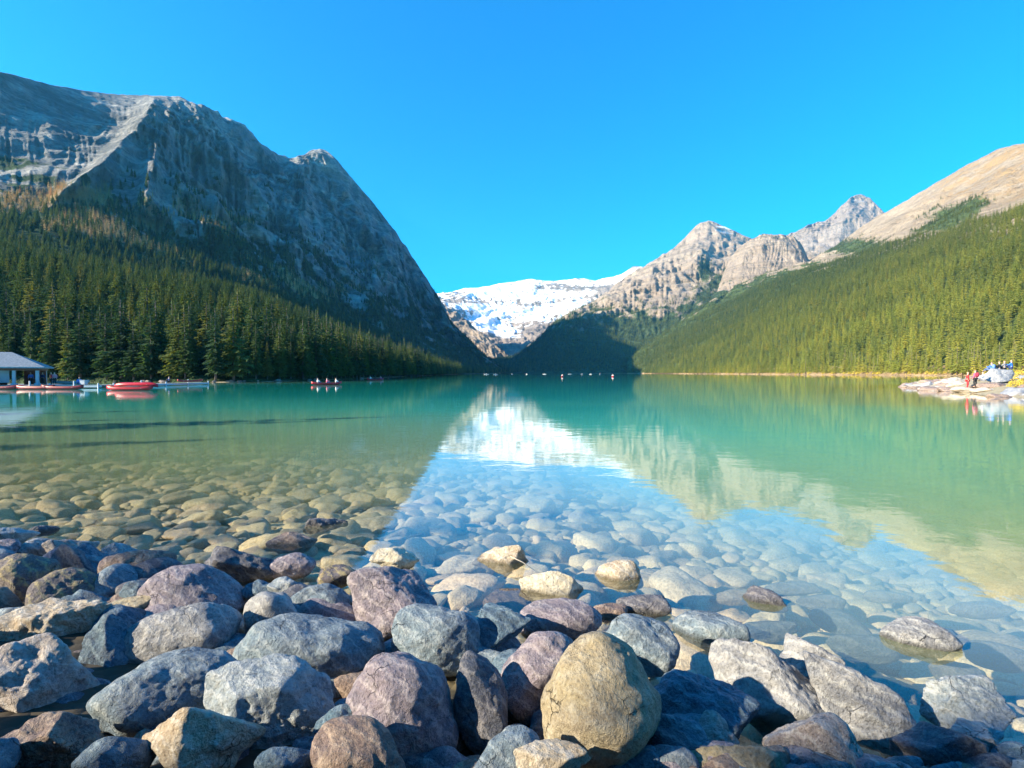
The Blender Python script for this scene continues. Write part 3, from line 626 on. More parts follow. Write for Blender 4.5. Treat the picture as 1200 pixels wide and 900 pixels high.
for n_, i in enumerate(idx):
    q_ = float(project(PL[i])[0]); where = 'behind the boathouse' if q_ < 70 else 'behind the docks and red canoes' if q_ < 245 else 'between the docks and the three-person canoe' if q_ < 383 else 'beyond the three-person canoe'
    sz = 'tall' if hL[i] > 15.5 else 'short'
    c_ = tree(PL[i], hL[i], HI[n_ % 4], f'{sz} dark green spruce at the left shore {where}', f'{sz} spruces at the left shore {where}', rng)
    if n_ < 4: srcsL.append(c_)
forest('forest_left', PL[keep], hL[keep], srcsL, 'dense dark green spruce forest covering the slope above the left shore')
# right shore forest
PR = thin(T_MR.scatter(42000, lambda px, py, G, N, v: ((v > 1.9) & (v < 3.15) & (px > 740) & (px < 1500)) * np.clip(900 / G[..., 1], .35, 2.2), rng), 6.6)
fr_ = []; r0_ = np.array(sorted(RS), float); q = np.stack([(r0_[:, 0] - 600) / 600 * r0_[:, 1], r0_[:, 1]], 1); q = q[(r0_[:, 0] >= 755) & (r0_[:, 0] <= 1400)]
cum = np.concatenate([[0], np.cumsum(np.linalg.norm(np.diff(q, axis=0), axis=1))])
for t_ in np.arange(0, cum[-1], 5.0):
    for off_ in (4.5, 10):
        x_, y_ = np.interp(t_ + rng.uniform(-2, 2), cum, q[:, 0]), np.interp(t_, cum, q[:, 1]); dd_ = math.hypot(x_, y_); o_ = off_ + rng.uniform(-1.5, 2)
        fr_.append((x_ * (1 + o_ / dd_), y_ * (1 + o_ / dd_), 1.0 + off_ * .12))
PR = np.concatenate([PR, np.array(fr_)]); d = np.linalg.norm(PR, axis=1); hR = rng.triangular(8, 15, 25, len(PR))
px, py = project(PR + np.array([0, 0, 15])); inf = (px > 0) & (px < 1205)
score = np.where(inf, hR / d * (1 + 1.0 * (PR[:, 2] < 8)), 0); idx = np.argsort(-score)[:65]; keep = np.ones(len(PR), bool); keep[idx] = False
srcsR = []
for n_, i in enumerate(idx):
    c_ = tree(PR[i], hR[i], MID[n_ % 3], 'sunlit yellow-green spruce at the foot of the right slope by the lake', 'spruces along the right shore', rng)
    if n_ < 3: srcsR.append(c_)
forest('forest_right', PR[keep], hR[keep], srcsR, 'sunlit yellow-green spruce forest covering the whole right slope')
print('TREES', len(PL), len(PR))
# thinner woods higher on the mountains
def mforest(name, T, n, fn, hr, srcs, label, th=6):
    P = thin(T.scatter(n, fn, rng), th); forest(name, P, rng.uniform(*hr, len(P)), srcs, label)
fm = lambda T: T.mask[:-1, :-1, 0]
mforest('forest_upper_left', T_ML, 16000, lambda px, py, G, N, v: (v > 4.1) * (px > -60) * ((px > 120) | (py > 236)) * (fm(T_ML) > .2) * (fm(T_ML) + .05) * (py > 200) * (900 / G[..., 1]), (9, 17), srcsL, 'scattered spruces climbing the lower face of the left mountain')
mforest('forest_upper_right', T_MR, 6000, lambda px, py, G, N, v: (v > 3.1) * (v < 4.95) * (fm(T_MR) > .4), (9, 16), srcsR, 'patches of dark spruce high on the right mountain')
mforest('forest_centre', T_MC, 22000, lambda px, py, G, N, v: (v > 1.02) * (v < 4) * (fm(T_MC) > .25) * fm(T_MC), (14, 26), srcsR, 'distant spruce woods on the centre mountain above the far shore', 9)
lr = empty('larch_tree', T_ML.scatter(1, lambda px, py, G, N, v: (v > 4.3) * (T_ML.mask[:-1, :-1, 2] > .6) * (py > 240), rng)[0], 'orange autumn larch on the bench of the left mountain', 'tree'); lr.scale = (10, 10, 10)
lc = link(bpy.data.objects.new('crown', LAR[0]), lr); link(bpy.data.objects.new('trunk', TR), lr)
mforest('larch_forest', T_ML, 11000, lambda px, py, G, N, v: (v > 4.15) * (px > -60) * (T_ML.mask[:-1, :-1, 2] > .2) * T_ML.mask[:-1, :-1, 2] * (900 / G[..., 1]), (8, 14), [lc], 'orange autumn larches scattered along the bench of the left mountain')

# unseen spruces added behind the viewer to shade the boulders; sun gaps culled
rn = np.random.default_rng(5); GAP = [onz(px, py, z) for px, py, z in ((30, 672, .25), (85, 680, .25), (695, 825, .5), (240, 865, .42), (465, 785, .55), (60, 735, .4))]
def blocks(x, y, h, P):
    hx, hy = sv.x, sv.y; n_ = math.hypot(hx, hy); t_ = ((x - P[0]) * hx + (y - P[1]) * hy) / n_
    d_ = abs((x - P[0]) * hy - (y - P[1]) * hx) / n_; z = P[2] + t_ * math.tan(SUN_EL); f = (z - .9) / h
    return t_ > 0 and f < 1 and d_ < .15 * h * (1 - f) + .12
for k in range(84):
    x = -66 + k * .95 + rn.uniform(-.4, .4); row = k % 3; y = -6.0 - row * 2.6 - (x + 20) * .02 + rn.uniform(-.6, .6); h = rn.uniform(14.3, 16.4) + row * .5 + (1.2 if row == 0 else 0) * float(sstep(-42, -30, x)) * float(sstep(-8, -14, x))
    if any(blocks(x, y, h, P) for P in GAP): continue
    tree((x, y, .9), h, HI[k % 4], 'unseen tall spruce added behind the viewer to shade the boulders', 'unseen shade spruces behind the viewer', rn)
for (x, y, h) in [(-43.5, 8.2, 18.5), (-45, 6.6, 18), (-44, 1.5, 17), (-47, 9.8, 15), (-53, 13.5, 16.5), (-66, 22, 18), (-60, 17.5, 15)]:
    tree((x, y, .8), h, HI[int(abs(x)) % 4], 'tall spruce on the near left shore casting its shadow over the lake', 'spruces on the near left shore', rng)

# ---------------------------------------------------------------- boulders of the foreground
B = [
 (6, 650, 46, 36, 0, 'round', 'purple', 'purplish stone cut by the left edge of the photo at the waterline'),
 (22, 629, 52, 20, 0, 'block', 'pale', 'flat pale stone farthest out at the left end of the rock pile'),
 (45, 643, 50, 24, 5, 'round', 'grey', 'small grey stone behind the large ochre-topped boulder at far left'),
 (52, 622, 36, 12, 0, 'round', 'dark', 'small dark wet stone at the outer left end of the pile'),
 (26, 686, 100, 72, 20, 'round', 'dark_ochre', 'big dark boulder with ochre top at the far left edge'),
 (87, 694, 108, 56, 8, 'round', 'dark_ochre', 'dark rounded boulder with yellow cap, second from left edge'),
 (84, 645, 66, 24, 0, 'block', 'pink', 'low light purplish stone at the water above the yellow-capped boulder'),
 (140, 646, 42, 20, 5, 'block', 'pale', 'small bluish white stone by the water left of the purple-brown boulder'),
 (104, 661, 80, 22, -3, 'block', 'blue', 'flat bluish slab between the yellow-capped and purple-brown boulders'),
 (164, 670, 90, 50, 14, 'round', 'brown', 'purple-brown boulder leaning to the left above the grey dome'),
 (166, 696, 50, 30, 0, 'round', 'slate', 'small slate-blue stone in the shadow below the purple-brown boulder'),
 (150, 719, 72, 36, 14, 'block', 'ochre', 'flat golden stone in a patch of sun left of the grey dome'),
 (230, 703, 130, 82, 3, 'round', 'purple', 'large smooth grey-purple dome above the two oblong boulders'),
 (214, 749, 152, 72, 18, 'round', 'grey', 'light grey oblong boulder just below the purple dome'),
 (204, 812, 178, 92, 24, 'round', 'blue', 'long blue-grey boulder rising to the right, lower of the oblong pair'),
 (62, 738, 150, 70, 18, 'angular', 'tan', 'tan angular slab with sharp layered edges at left'),
 (48, 800, 150, 104, 14, 'block', 'pink', 'large pale pinkish block with purple lower face at left edge'),
 (55, 874, 130, 76, 8, 'angular', 'brown', 'broken brown and purple rock in the bottom left corner'),
 (137, 890, 100, 54, 12, 'round', 'slate', 'deep blue stone cut by the bottom edge left of the tan boulder'),
 (244, 876, 138, 96, 14, 'block', 'tan', 'tan craggy boulder in sun at the bottom edge, lower left'),
 (123, 765, 58, 88, 0, 'angular', 'slate', 'dark blue splintered rock in the gap beside the pinkish block'),
 (16, 730, 90, 36, 12, 'block', 'blue', 'flat shaded blue slab at left edge above the tan slab'),
 (292, 668, 98, 40, -10, 'angular', 'dark', 'dark purple wedge-shaped rock at the waterline'),
 (341, 664, 58, 30, 8, 'round', 'purple', 'small stone half pale half dark at the waterline'),
 (381, 614, 52, 18, 10, 'angular', 'dark', 'dark jagged rock standing farthest out in the shallows'),
 (342, 636, 58, 26, 6, 'block', 'brown', 'brown angular stone breaking the water near the jagged rock'),
 (396, 676, 48, 28, 15, 'round', 'dark_ochre', 'olive-brown half-submerged stone beyond the blue stones'),
 (463, 658, 54, 34, -4, 'angular', 'cream', 'bright pinkish white angular rock in the sun'),
 (432, 680, 48, 30, 10, 'round', 'grey', 'small grey stone left of the bright pinkish white rock'),
 (319, 724, 64, 60, 0, 'round', 'grey', 'mid-grey round stone beside the purple dome'),
 (303, 694, 38, 28, 0, 'round', 'slate', 'little dark blue stone right of the purple dome'),
 (341, 692, 54, 30, -6, 'block', 'pale', 'small pale blue stone behind the mid-grey round stone'),
 (374, 706, 72, 40, 12, 'round', 'blue', 'elongated blue-grey stone behind the big smooth boulder'),
 (462, 712, 108, 92, -4, 'block', 'purple', 'grey-purple flat-topped boulder with a notch at the waterline'),
 (514, 750, 104, 80, -4, 'round', 'blue', 'rounded blue-grey speckled boulder between flat-topped and slate rocks'),
 (366, 766, 172, 98, 8, 'round', 'blue', 'very large smooth blue-green boulder left of centre'),
 (316, 826, 146, 116, -4, 'block', 'pale', 'large pale blue wedge-shaped boulder with faint stripes'),
 (473, 832, 124, 138, 0, 'round', 'purple', 'large egg-shaped purple boulder with a tan sunlit patch'),
 (422, 884, 110, 90, -12, 'round', 'brown', 'rounded reddish brown boulder at the bottom edge'),
 (337, 894, 74, 36, 0, 'round', 'slate', 'dark blue stone cut by the bottom edge below the pale wedge'),
 (398, 848, 60, 40, 20, 'round', 'slate', 'blue stone sunk between the pale wedge and the egg-shaped boulder'),
 (563, 822, 62, 120, 3, 'round', 'dark', 'narrow upright dark boulder with one light patch'),
 (588, 740, 66, 62, 0, 'angular', 'slate', 'dark blue angular rock in the water behind the upright boulder'),
 (656, 730, 94, 56, 0, 'round', 'purple', 'rounded grey boulder behind the purple one, at the waterline'),
 (632, 792, 84, 108, -16, 'round', 'purple', 'purple lopsided boulder left of the big ochre boulder'),
 (705, 823, 136, 160, -12, 'round', 'ochre', 'very big ochre boulder with a hollow and a crack, centre right'),
 (750, 755, 88, 66, -10, 'round', 'blue', 'blue speckled boulder behind the big ochre boulder'),
 (642, 894, 96, 54, 4, 'block', 'tan', 'tan stone cut by the bottom edge below the purple boulders'),
 (590, 886, 92, 58, 24, 'round', 'blue', 'blue stone at the bottom edge under the upright boulder'),
 (646, 688, 72, 36, 0, 'block', 'cream', 'cream-coloured sunlit stone lying in the shallow water'),
 (586, 656, 64, 32, 0, 'block', 'tan', 'tan stone with a twig leaning on it in the shallows'),
 (725, 674, 54, 34, 4, 'round', 'tan', 'light round stone just breaking the water beyond the blue speckled boulder'),
 (596, 706, 58, 32, 0, 'round', 'brown', 'brown stone under shallow water behind the dark blue angular rock'),
 (712, 718, 46, 22, 0, 'round', 'brown', 'small reddish stone between the rounded grey and blue speckled boulders'),
 (754, 712, 62, 30, 0, 'round', 'dark', 'dark wet stone behind the blue speckled boulder'),
 (897, 703, 54, 26, -14, 'round', 'dark', 'small dark stone rising alone from the deep blue water'),
 (832, 740, 90, 44, -12, 'round', 'blue', 'low blue-grey stone surrounded by dark water, right of centre'),
 (890, 806, 160, 82, -34, 'block', 'grey', 'long grey ridge-shaped boulder slanting down to the right'),
 (808, 838, 110, 130, -45, 'angular', 'slate', 'dark blue angular slab right of the big ochre boulder'),
 (828, 862, 72, 58, 0, 'angular', 'pink', 'light pinkish angular stone on the dark blue slab'),
 (842, 896, 140, 46, 0, 'angular', 'ochre', 'rusty orange rock at the bottom edge under the pinkish stone'),
 (968, 882, 150, 84, -24, 'block', 'pink', 'pale pinkish grey boulder at the bottom edge, lower right'),
 (948, 778, 74, 50, -20, 'block', 'grey', 'knobby upper end of the slanting stone group in the water'),
 (1006, 828, 180, 74, -36, 'block', 'grey', 'long grey-brown boulder slanting to the right beside the angular white rock'),
 (1104, 884, 130, 62, -16, 'block', 'dark', 'dark grey smooth rock at the bottom edge, right'),
 (1079, 746, 94, 42, -14, 'round', 'grey', 'light grey oblong stone lying alone in the dark water, right'),
 (1132, 832, 108, 84, -8, 'angular', 'pale', 'pale angular rock with dark ribs near the right edge'),
 (1142, 872, 70, 50, -40, 'angular', 'grey', 'grey broken rock leaning below the pale angular rock'),
 (1188, 892, 60, 44, -10, 'round', 'slate', 'blue stone in the bottom right corner'),
]
ZR = {55: .02}
for i, b in enumerate(B):
    px, py = b[0], b[1]
    zc = None
    if px > 770: zc = float(np.interp(py, [700, 760, 830, 900], [.0, .04, .10, .2]))
    if b[1] < 740 and 560 < px < 770: zc = .01 if b[1] < 725 else .08
    if b[1] in (614, 636, 622): zc = .0
    if b[7].startswith('brown stone under'): zc = -.12
    if b[7].startswith('very big ochre'): zc = .36
    boulder('boulder' if max(b[2], b[3]) > 75 else 'stone', px, py, b[2] * 1.05, b[3] * 1.06, b[4], b[5], b[6], b[7], zc=zc, seed=778 if 'very big ochre' in b[7] else 40 + i * 3, cat='boulder' if max(b[2], b[3]) > 75 else 'stone', n=6 if b[2] * b[3] > 5500 else 5)
# stones wedged in the gaps of the pile
for k in range(270):
    px = rng.uniform(-60, 1240) if k < 215 else rng.uniform(-30, 300); lo = np.interp(px, [0, 300, 600, 760, 850, 1200], [650, 690, 755, 830, 900, 920]); py = rng.uniform(lo, 930)
    z = float(np.interp(py, [650, 760, 900], [-.02, .06, .17])) - .04
    w = rng.uniform(50, 95)
    boulder('stone', px, py, w, w * rng.uniform(.6, .9), rng.uniform(-30, 30), 'round' if k % 3 else 'block', ['slate', 'dark', 'blue', 'brown', 'purple'][k % 5],
            f"shaded {['slate-blue', 'dark', 'blue-grey', 'brown', 'purplish'][k % 5]} stone wedged between boulders {'at the left end of the pile' if px < 250 else 'left of the egg-shaped purple boulder' if px < 473 else 'near the big ochre boulder' if px < 780 else 'in the right part of the pile'}",
            zc=z, seed=900 + k, group=f"{['slate-blue', 'dark', 'blue-grey', 'brown', 'purplish'][k % 5]} gap stones {'at left' if px < 250 else 'left of centre' if px < 473 else 'at centre' if px < 780 else 'at right'}", n=4, cat='stone')
# the same shore runs on beyond the frame: cobbles as one mass
cs_ = [o for o in COL.objects if o.get('group', '').find('gap stones') >= 0][:10]
x = rng.uniform(-22, 9, 5200); y = rng.uniform(-4.5, 9, 5200); s_ = lake_sd(x, y); Pq = np.stack([x, y, bed_z(s_, x, y) + .05], 1); qx, qy = project(Pq)
ok = (s_ < .5) & (s_ > -5.5) & ((y < .6) | (qx < -45) | (qx > 1245) | (qy > 960)) & (np.hypot(x, y) > 1.1)
forest('shore_cobbles', Pq[ok], rng.uniform(.6, 1.5, ok.sum()), cs_, 'mass of grey and brown cobbles covering the shore beside the boulders', 'cobbles')
# large pale shapes under the dark water at right
for k, (px, py, w, h, r_) in enumerate([(962, 706, 60, 22, -5), (985, 730, 80, 30, -20), (1040, 700, 60, 16, -5), (930, 690, 70, 18, 0), (1010, 760, 90, 34, -10), (1045, 812, 90, 36, -10), (1170, 770, 90, 34, -10), (900, 740, 70, 26, 0), (860, 700, 60, 20, 0), (1120, 790, 70, 30, -15), (840, 780, 80, 34, -10), (1150, 715, 80, 22, 0)]):
    boulder('stone', px, py, w, h, r_, 'round', ['grey', 'blue', 'tan'][k % 3], 'rounded stone dimly seen under the dark blue water at right', zc=-.28 if py > 720 else -.34, seed=1200 + k, group='stones under the dark water', n=4, cat='stone')

# ---------------------------------------------------------------- stones of the shallows
SUBM = []
for k in range(12):
    V, Fc, D = rock_shape(4, 700 + k, [6, 8, 12][k % 3], 13, .24); V = V * np.array([1, [.62, .75, .55, .85][k % 4], [.42, .5, .36][k % 3]]); V = rock_detail(V, D, 700 + k, 1.0, .9)
    o = mesh_np('submerged_stone', V, Fc, M_SUB); SUBM.append(o.data); bpy.data.objects.remove(o)
pts = []
for cell, r0, r1 in ((.72, .26, .44), (.46, .15, .27), (.28, .08, .14)):
    x, y = np.meshgrid(np.arange(-34, 34, cell), np.arange(2.2, 33 if cell > .4 else 15, cell)); x = (x + rng.uniform(-.45, .45, x.shape) * cell).ravel(); y = (y + rng.uniform(-.45, .45, y.shape) * cell).ravel()
    s_ = lake_sd(x, y); k = (s_ > .05) & (s_ < 27) & (np.abs(x) < y + 2.5)
    if cell > .7: k &= rng.random(len(x)) < .55
    x, y, s_ = x[k], y[k], s_[k]; rr = rng.uniform(r0, r1, len(x)) * rng.choice([.7, 1, 1, 1.25], len(x)); pts.append(np.stack([x, y, bed_z(s_, x, y) + rr * .18, rr], 1))
pts = np.concatenate(pts)
pts = pts[pts[:, 2] + pts[:, 3] * .45 < -.015]
px, py = project(pts[:, :3]); vis = (px > -5) & (px < 1205) & (py < 745)
sc_ = np.where(vis, pts[:, 3] / np.hypot(pts[:, 0], pts[:, 1]), 0); idx = np.argsort(-sc_)[:215]; keep = np.ones(len(pts), bool); keep[idx] = False
ssrc = []
for n_, i in enumerate(idx):
    o = link(bpy.data.objects.new('submerged_stone', SUBM[n_ % 12])); P = pts[i]; o.location = P[:3]; o.scale = (P[3],) * 3; o.rotation_euler = (rng.uniform(-.2, .2), rng.uniform(-.2, .2), rng.normal(.15, .6))
    side = 'in the sunlit yellowish shallows at left' if P[0] < -1.3 else ('in the clear shallows in front of the rock pile, centre' if P[0] < 1.5 else 'in the blue shallows at right')
    tag(o, 'rounded stone lying under water ' + side, 'stone', 'submerged stones ' + side)
    if n_ < 12: ssrc.append(o)
P = pts[keep]
fo_ = forest('lake_bed_stones', P[:, :3], P[:, 3], ssrc, 'countless rounded stones covering the shallow lake bed', 'stones')
a = fo_.data.attributes['rz']; a.data.foreach_set('value', rng.normal(.15, .7, len(P)).astype(np.float32))

# twig leaning on a stone in the shallows
m = MB(); a_, b_ = onz(598, 652, .10), onz(627, 669, -.03); mid = (a_ + b_) / 2 + [0, 0, .015]
m.tube([tuple(a_), tuple(mid), tuple(b_)], [.006, .005, .003], 6); tag(m.build('twig', M_SNAG, smooth=True), 'thin pale twig leaning into the water from the tan stone', 'twig')

# ---------------------------------------------------------------- people
_skin = {}
def skinned(key, J, E, rad, sub=2):
    if key in _skin: return _skin[key]
    names = list(J); me = bpy.data.meshes.new('tmp'); me.from_pydata([J[n] for n in names], [(names.index(a), names.index(b)) for a, b in E], [])
    o = link(bpy.data.objects.new('tmp', me)); md = o.modifiers.new('s', 'SKIN'); md.use_smooth_shade = True
    for i, n in enumerate(names):
        r_ = rad[n]; me.skin_vertices[0].data[i].radius = (r_, r_) if not isinstance(r_, tuple) else r_
    me.skin_vertices[0].data[0].use_root = True
    s2 = o.modifiers.new('u', 'SUBSURF'); s2.levels = s2.render_levels = sub
    dg = bpy.context.evaluated_depsgraph_get(); dg.update(); out = bpy.data.meshes.new_from_object(o.evaluated_get(dg)); bpy.data.objects.remove(o)
    out.name = key; _skin[key] = out; return out
def pose(kind):
    st = kind == 'stand'; hz = .92 if st else .22
    J = dict(pelvis=(0, 0, hz), belly=(0, .01, hz + .16), chest=(0, .0, hz + .40), neck=(0, .01, hz + .55), jaw=(0, -.02, hz + .62), skull=(0, 0, hz + .74), crownp=(0, .01, hz + .79))
    Rr = dict(pelvis=(.15, .11), belly=(.13, .095), chest=(.17, .11), neck=.055, jaw=.075, skull=.095, crownp=.06)
    E = [('pelvis', 'belly'), ('belly', 'chest'), ('chest', 'neck'), ('neck', 'jaw'), ('jaw', 'skull'), ('skull', 'crownp')]
    for s, n in ((-1, 'l'), (1, 'r')):
        J['sh' + n] = (s * .19, 0, hz + .46); Rr['sh' + n] = .06; E.append(('chest', 'sh' + n))
        if st:
            J['el' + n] = (s * .25, .03, hz + .19); J['wr' + n] = (s * .24, -.09 if s > 0 else -.02, hz - .03); J['ha' + n] = (s * .23, -.12 if s > 0 else -.03, hz - .12)
            J['hi' + n] = (s * .09, 0, hz - .06); J['kn' + n] = (s * .11, -.02 - .04 * s, .48); J['an' + n] = (s * .12, .03, .09); J['to' + n] = (s * .14, -.14, .04)
        else:
            J['el' + n] = (s * .27, -.14, hz + .26); J['wr' + n] = (s * .16, -.36, hz + .28 + .08 * s); J['ha' + n] = (s * .13, -.43, hz + .30 + .08 * s)
            J['hi' + n] = (s * .10, -.04, hz - .03); J['kn' + n] = (s * .17, -.42, hz + .16); J['an' + n] = (s * .14, -.68, hz - .12); J['to' + n] = (s * .14, -.82, hz - .10)
        Rr.update({'el' + n: .042, 'wr' + n: .03, 'ha' + n: (.035, .022), 'hi' + n: .095, 'kn' + n: .062, 'an' + n: .04, 'to' + n: (.04, .028)})
        E += [('sh' + n, 'el' + n), ('el' + n, 'wr' + n), ('wr' + n, 'ha' + n), ('pelvis', 'hi' + n), ('hi' + n, 'kn' + n), ('kn' + n, 'an' + n), ('an' + n, 'to' + n)]
    return J, E, Rr
def sub(kind, names, grow):
    J, E, Rr = pose(kind); g_ = lambda r: tuple(x + grow for x in r) if isinstance(r, tuple) else r + grow
    ks = [k for k in J if k in names or k[:-1] in names]; E = [(a, b) for a, b in E if a in ks and b in ks]; return {k: J[k] for k in ks}, E, {k: g_(Rr[k]) for k in ks}
_mats = {}
def cloth(col):
    if col not in _mats: _mats[col] = flat('cloth', col, .85, .15, 14, .3)
    return _mats[col]
M_SKIN = flat('skin', (.55, .34, .25), .6, .08, 20, .05)
def person(P, rz, kind, top, leg, hair, label, group=None, sc=1.0, pack=None):
    o = empty('person', P, label, 'person', group, rz); o.scale = (sc,) * 3
    def add(nm, me, mat):
        c_ = bpy.data.objects.new(nm, me.copy() if True else me); c_.data.materials.clear(); c_.data.materials.append(mat); return link(c_, o)
    J, E, Rr = pose(kind); add('body', skinned('body_' + kind, J, E, Rr), M_SKIN)
    add('jacket', skinned('jacket_' + kind, *sub(kind, ('pelvis', 'belly', 'chest', 'sh', 'el', 'wr'), .018)), cloth(top))
    add('trousers', skinned('trousers_' + kind, *sub(kind, ('pelvis', 'hi', 'kn', 'an'), .014)), cloth(leg))
    J2, E2, R2 = sub(kind, ('skull', 'crownp'), .012); hz = J['skull'][2]; J2['skull'] = (0, .025, hz + .01)
    add('hair', skinned('hair_' + kind, J2, E2, R2), cloth(hair))
    m = MB(); f = J['skull']
    m.tube([(0, -.09, f[2] - .01), (0, -.118, f[2] - .045)], [.008, .014], 6); m.build('nose', M_SKIN, o, True)
    if pack:
        m = MB(); m.box((0, .19, J['chest'][2] - .06), (.30, .18, .46), bev=.05); m.build('backpack', cloth(pack), o, True)
    return o
RED, PINK, WHITE, BLUE, NAVY, BLACK, JEAN, GREY = (.55, .02, .025), (.62, .12, .22), (.78, .78, .76), (.08, .20, .62), (.03, .05, .14), (.02, .02, .025), (.10, .16, .30), (.25, .25, .27)

# ---------------------------------------------------------------- rocky spit with people, right
def ground_at(x, y):
    s_ = lake_sd(np.array([x]), np.array([y]))[0]; z = bed_z(np.array([s_]), np.array([x]), np.array([y]))[0]
    return z + (0.5 * math.exp(-(((x - 58) / 16) ** 2 + ((y - 62) / 15) ** 2)) * min(1, -s_ / 3) if s_ < 0 else 0)
SLAB = []
for k in range(6):
    V, Fc, D = rock_shape(4, 1500 + k, 22, 11, .3); V = V * np.array([1, .7, .42]); V = rock_detail(V, D, 1500 + k, 1.0, 1.6); o = mesh_np('shore_rock', V, Fc, RM[['tan', 'grey', 'brown'][k % 3]]); SLAB.append(o.data); bpy.data.objects.remove(o)
SLABD = []
for k in range(2): me = SLAB[k].copy(); me.materials.clear(); me.materials.append(RM['brown']); SLABD.append(me)
k = 0
while k < 130:
    x, y = rng.uniform(36, 84), rng.uniform(32, 84)
    s_ = lake_sd(np.array([x]), np.array([y]))[0]
    if s_ > .6 or s_ < -14 or x > y * 1.05 + 3: continue
    r_ = rng.uniform(.5, 1.5) * (1.25 if s_ > -3 else .9); o = link(bpy.data.objects.new('shore_rock', SLAB[k % 6])); o.location = (x, y, max(ground_at(x, y), -.05) + .02); o.scale = (r_, r_, r_ * rng.uniform(.6, 1.0)); o.rotation_euler = (rng.uniform(-.15, .15), rng.uniform(-.15, .15), rng.uniform(0, 6.28))
    tag(o, 'pale rock slab among many on the spit at right', 'rock', 'pale rocks of the spit'); k += 1
def put(px, Y):
    x = (px - 600) / 600 * Y; return (x, Y, ground_at(x, Y))
p = put(1134, 52); person((p[0], p[1], p[2] + .28), R(60), 'stand', RED, RED, BLACK, 'person in a red jacket and red trousers standing on the pale spit')
p = put(1143, 52); person((p[0], p[1], p[2] + .28), R(200), 'stand', PINK, BLACK, BLACK, 'person in a pink top with dark trousers standing beside the one in red', pack=(.35, .03, .06))
# big block people sit behind
P = np.array(put(1172, 54)); V, Fc, D = rock_shape(5, 1600, 18, 9, .2); V = V * np.array([2.1, 1.1, .75]); V = rock_detail(V, D, 1600, 1.3, 1.2); o = mesh_np('boulder', V, Fc, RM['grey']); o.location = P + [0, 0, .75]; tag(o, 'large flat-topped grey block on the spit that people sit on', 'boulder')
for px, top, lg, lab, pk in ((1153, WHITE, GREY, 'person in white sitting at the left end of the grey block', None), (1163, BLUE, JEAN, 'person in a light blue jacket sitting on the grey block', (.15, .3, .7)), (1172, BLACK, GREY, 'person in black sitting in the middle of the grey block', None), (1178, GREY, BLACK, 'person in a grey top sitting between the black and the bright blue jackets', None), (1186, (.03, .18, .70), NAVY, 'person in a bright blue jacket at the right end of the grey block', None)):
    p = put(px, 54 if px > 1155 else 53); person((p[0], p[1] + .1, p[2] + (1.25 if px > 1155 else .45)), R(180 + (px % 7) * 12), 'sit', top, lg, BLACK if px % 2 else (.20, .12, .06), lab, pack=pk)
M_YEL = NT('autumn_leaves'); oi = M_YEL.n('ShaderNodeObjectInfo'); M_YEL = M_YEL.bsdf(M_YEL.ramp(M_YEL.noise(M_YEL.n('ShaderNodeTexCoord').outputs['Object'], 3, 3), [(.3, (.62, .40, .04)), (.6, (.50, .42, .06)), (.8, (.42, .22, .04))]), .7)
def shrub_mesh(seed, n=700):
    r_ = np.random.default_rng(seed); V = []; Fc = []
    for k in range(n):
        a, b = r_.uniform(0, 6.28), r_.uniform(0, 1); rad = r_.uniform(.35, 1) ** .5; c_ = np.array([math.cos(a) * rad * (1 - b * .4), math.sin(a) * rad * (1 - b * .4), b * (1.15 - rad * .4)]) * (1 + .25 * math.sin(a * 3 + seed))
        u, v = r_.normal(0, 1, (2, 3)); u *= .075 / np.linalg.norm(u); v *= .055 / np.linalg.norm(v); i = len(V); V += [c_ - u, c_ + v, c_ + u, c_ - v]; Fc.append((i, i + 1, i + 2, i + 3))
    o = mesh_np('foliage', V, Fc, M_YEL, smooth=False); me = o.data; bpy.data.objects.remove(o); return me
SH = [shrub_mesh(5 + k) for k in range(3)]
def shrub(P, s, label, group=None, k=0):
    o = empty('autumn_shrub', P, label, 'shrub', group, k * 1.7); o.scale = (s * 1.2, s * 1.2, s); link(bpy.data.objects.new('foliage', SH[k % 3]), o)
    m = MB()
    for a in range(5): m.tube([(0, 0, -.1), (.3 * math.cos(a * 1.3), .3 * math.sin(a * 1.3), .5), (.5 * math.cos(a * 1.3), .5 * math.sin(a * 1.3), .9)], [.03, .02, .008], 5)
    m.build('stem', M_BARK, o)
for k, (px, Y, s, lab) in enumerate([(1190, 48, .55, 'yellow autumn shrub below the seated people on the spit'), (1199, 49, .8, 'larger yellow shrub at the right edge of the spit'), (1199, 57, .8, 'yellow shrub behind the seated people at the right edge')]):
    p = put(px, Y); shrub((p[0], p[1], p[2] + .1), s, lab, None, k)
# yellow willow shrubs along the right shore
for k in range(70):
    t_ = rng.uniform(0, 1); px = 1205 - 400 * t_ ** 1.3; r_ = np.array(sorted(RS)); Y_ = np.interp(px, r_[:, 0], r_[:, 1]) + rng.uniform(3, 7)
    shrub(((px - 600) / 600 * Y_, Y_, .9), rng.uniform(1.2, 2.8), 'yellow-orange willow shrub on the bank below the right forest', 'autumn shrubs on the right bank', k)

